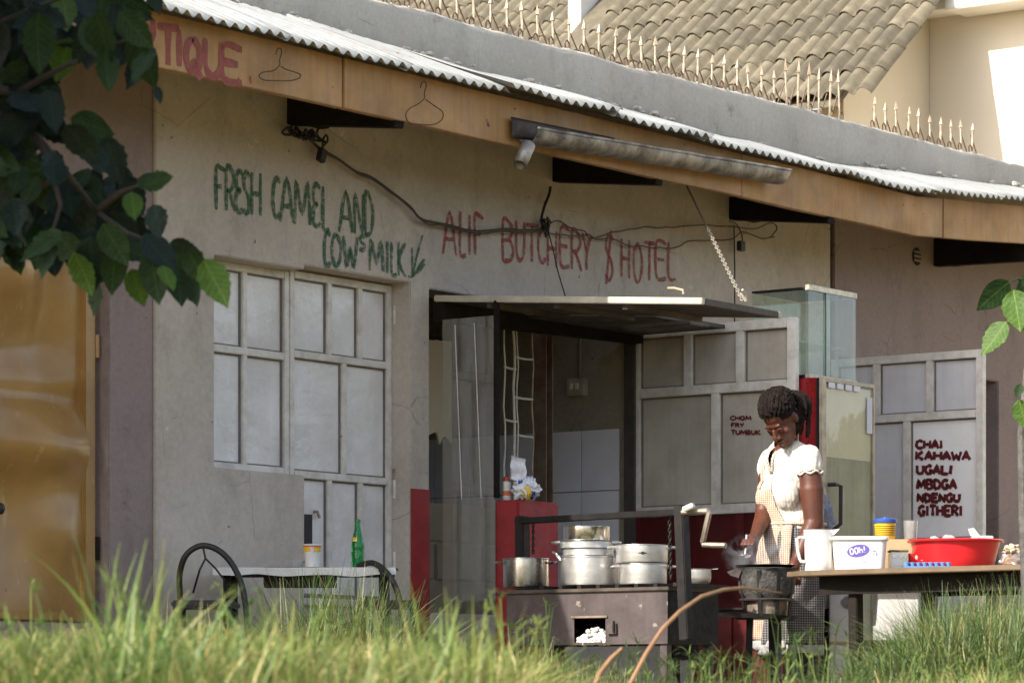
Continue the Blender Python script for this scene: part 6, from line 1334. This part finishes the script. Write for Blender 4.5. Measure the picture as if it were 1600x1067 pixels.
# twigs
for path in ([(-60, 120), (20, 150), (60, 125), (110, 100), (170, 70), (225, 60)], [(-60, 120), (10, 190), (60, 215), (100, 265), (150, 330), (200, 365), (255, 385), (300, 400)], [(60, 215), (75, 250), (95, 320), (80, 370)], [(-60, 120), (-10, 40), (60, 10), (140, -20)], [(150, 330), (190, 300), (215, 290)], [(100, 265), (55, 300), (10, 330)]):
    b = MB(); b.tube([at(x, y, 8.3+.05*math.sin(x*.05))-L0 for x, y in path], [.011-.0075*i/(len(path)-1) for i in range(len(path))], 7); b.build('twig', M_bark, br, smooth=True)
front_leaves = [(95, -15, 90, 20, 2), (60, 20, 105, 10, 0), (130, 30, 95, 35, 0), (150, 20, 100, 5, 0), (205, 55, 100, 20, 0), (185, 20, 90, 45, 0), (235, 75, 90, 5, 0), (110, 60, 80, -20, 2), (165, 75, 75, 10, 0), (215, 90, 60, -30, 1),
    (235, -30, 60, 20, 1), (245, 135, 32, 10, 1), (75, 140, 80, 10, 1), (55, 170, 85, -10, 0), (30, 175, 70, -40, 1), (100, 195, 90, 30, 1), (110, 185, 80, 70, 0), (140, 200, 85, 40, 0), (165, 215, 85, 20, 1), (145, 225, 80, 0, 1),
    (195, 275, 75, 25, 1), (215, 280, 70, 60, 0), (205, 300, 60, 5, 2), (240, 320, 70, 15, 1), (225, 290, 65, 85, 0), (85, 240, 90, -25, 1), (60, 260, 95, 0, 1), (30, 290, 110, -5, 1), (10, 270, 90, -20, 1), (20, 310, 85, 15, 1),
    (95, 360, 90, -40, 0), (80, 370, 75, -10, 0), (120, 300, 90, 10, 1), (140, 370, 95, 5, 1), (160, 350, 85, 30, 0), (115, 395, 80, 15, 2), (180, 390, 80, 0, 0), (200, 360, 85, 50, 1), (225, 365, 90, 35, 1), (235, 395, 90, 10, 0),
    (292, 388, 122, 30, 0), (285, 385, 80, 30, 0), (275, 390, 100, 5, 0), (318, 405, 92, 28, 2), (255, 415, 60, 0, 2), (205, 420, 70, 20, 2), (265, 380, 50, 75, 1), (150, 440, 60, -10, 0), (110, 330, 70, -50, 1)]
for px, py, sz, ang, kd in front_leaves: leaf_at(px, py, rr.uniform(8.1, 8.45), sz, ang, kd, face=rr.uniform(-75, 70))
for _ in range(245):                                             # the inner mass against the frame edge and corner
    a_ = rr.random()
    if a_ < .5: px, py = rr.uniform(-60, 75), rr.uniform(90, 360)
    elif a_ < .85: px, py = rr.uniform(-60, 200), rr.uniform(-60, 60)
    else: px, py = rr.uniform(60, 210), rr.uniform(260, 390)
    if 60 < px < 120 and 120 < py < 240 and rr.random() < .6: continue
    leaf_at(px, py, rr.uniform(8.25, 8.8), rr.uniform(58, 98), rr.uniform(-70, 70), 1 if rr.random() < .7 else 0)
# the crown this branch belongs to, up and to the left of the picture (it shades the branch)
tr_ = thing('tree', 'leafy tree whose crown overhangs the top left corner', 'tree', cw(-4.6, 8.0, gz(-4.6, 8.0))); TB = tr_.location.copy()
b = MB(); c0 = Vector((0, 0, 0)); mk = lambda X, D, z: cw(X, D, z)-TB
b.tube([c0-Vector((0, 0, .3)), c0+Vector((.05, 0, .8)), c0+Vector((-.03, .1, 1.7)), mk(-4.3, 7.9, 2.8), mk(-3.6, 8.0, 3.7)], [.17, .14, .125, .10, .05], 12); b.tube([mk(-4.5, 7.95, 1.5), mk(-3.4, 8.1, 1.9), mk(-2.2, 8.25, 1.75), mk(-1.25, 8.3, 1.62)], [.08, .05, .03, .012], 8); b.build('trunk', M_bark, tr_, smooth=True)
cr_me = MB(); rg = random.Random(4)
lv = [Vector(v.co) for v in LM[1][1].vertices]; lf = [tuple(p.vertices) for p in LM[1][1].polygons]
for k in range(3600):
    # an uneven crown: leaf clumps in three lobes between the branch and the sun
    cx_, cd, cz, r_ = rg.choice(((-2.5, 7.2, 3.2, .8), (-3.6, 7.7, 4.0, 1.2), (-1.95, 7.55, 2.5, .45), (-4.4, 8.1, 3.5, 1.0), (-1.62, 7.85, 2.12, .40), (-1.6, 7.75, 1.8, .36), (-1.5, 7.8, 2.4, .4), (-1.75, 7.7, 2.1, .45)))
    p = Vector((rg.gauss(0, 1), rg.gauss(0, 1), rg.gauss(0, 1))); p = p.normalized()*r_*rg.random()**.4; X, D, z = cx_+p.x, cd+p.y*.8, cz+p.z*.7
    if z < CH+1100/F*D+.12 and X > -800/F*D-.1: continue          # stays above the picture
    m_ = Matrix.Translation(mk(X, D, z)) @ Matrix.Rotation(rg.uniform(0, 6.3), 4, 'Z') @ Matrix.Rotation(rg.uniform(-2.4, -.6), 4, 'X') @ Matrix.Scale(rg.uniform(.12, .19), 4)
    b0 = len(cr_me.v); cr_me.v += [m_ @ q for q in lv]; cr_me.f += [tuple(i+b0 for i in f) for f in lf]
o = cr_me.build('crown', ML[0], tr_, kind='stuff')
# ---- young sapling at the right edge, in the sun
sp2 = thing('sapling', 'young sapling with sunlit yellow green leaves at the right edge', 'plant', cw((1606-CX)/F*12.6, 12.6, gz(1.9, 12.6))); LS = sp2.location.copy()
b = MB(); b.tube([at(x, y, 12.6)-LS for x, y in ((1612, 1120), (1606, 960), (1600, 800), (1597, 680), (1606, 560), (1612, 470), (1600, 430))], [.022, .022, .021, .018, .012, .008, .004], 9); b.build('stem', surf('sapling_bark', (.06, .055, .05), (.2, .19, .18), .5, 30, .9, .6, 40, .006), sp2, smooth=True)
for px, py, sz, ang, kd, fc in ((1578, 440, 68, -48, 0, 25), (1583, 452, 75, 12, 2, -20), (1572, 502, 66, -35, 2, 10), (1606, 425, 80, 10, 0, 20), (1608, 520, 60, 20, 0, 0), (1596, 600, 24, -20, 0, 0), (1592, 624, 50, 15, 2, 10), (1612, 640, 60, 10, 2, 0), (1612, 380, 70, 30, 0, 0)):
    leaf_at(px, py, 12.55+rr.uniform(-.05, .05), sz, ang, kd, sp2, LS, fc)
for p0, p1 in (((1603, 440), (1578, 441)), ((1606, 470), (1583, 453)), ((1607, 520), (1574, 503))):
    b = MB(); b.tube([at(*p0, 12.6)-LS, at((p0[0]+p1[0])/2, (p0[1]+p1[1])/2-5, 12.58)-LS, at(*p1, 12.55)-LS], .003, 6); b.build('twig', M_bark, sp2, smooth=True)

# ---- trees across the street, outside the picture: what the glossy doors and shutters mirror
mb = MB(); rg = random.Random(40)
for k in range(150):
    th = rg.uniform(-1.15, 1.5); R_ = rg.uniform(34, 52); dirv = Vector((math.sin(th+.62), -math.cos(th+.62), 0)); h_ = 3.2+2.6*noise.noise(Vector((th*3.2, 0, 1)))+rg.uniform(-1, 1)
    c = Vector((0, 0, 0))+dirv*R_; r_ = rg.uniform(1.6, 3.0); b0 = len(mb.v); mb.ellipsoid((c.x, c.y, h_*.5+rg.uniform(0, h_*.5)), (r_, r_, r_*rg.uniform(.7, 1.1)), 12, 8)
    for p in mb.v[b0:]: p += Vector((noise.noise(p*.9), noise.noise(p*.9+Vector((7, 0, 0))), noise.noise(p*.9+Vector((0, 7, 0)))))*.9
o = mb.build('treeline', plain('far_foliage', lin('#33452a'), .9)); tag(o, 'line of trees on the far side of the street, outside the picture', 'trees', kind='stuff')
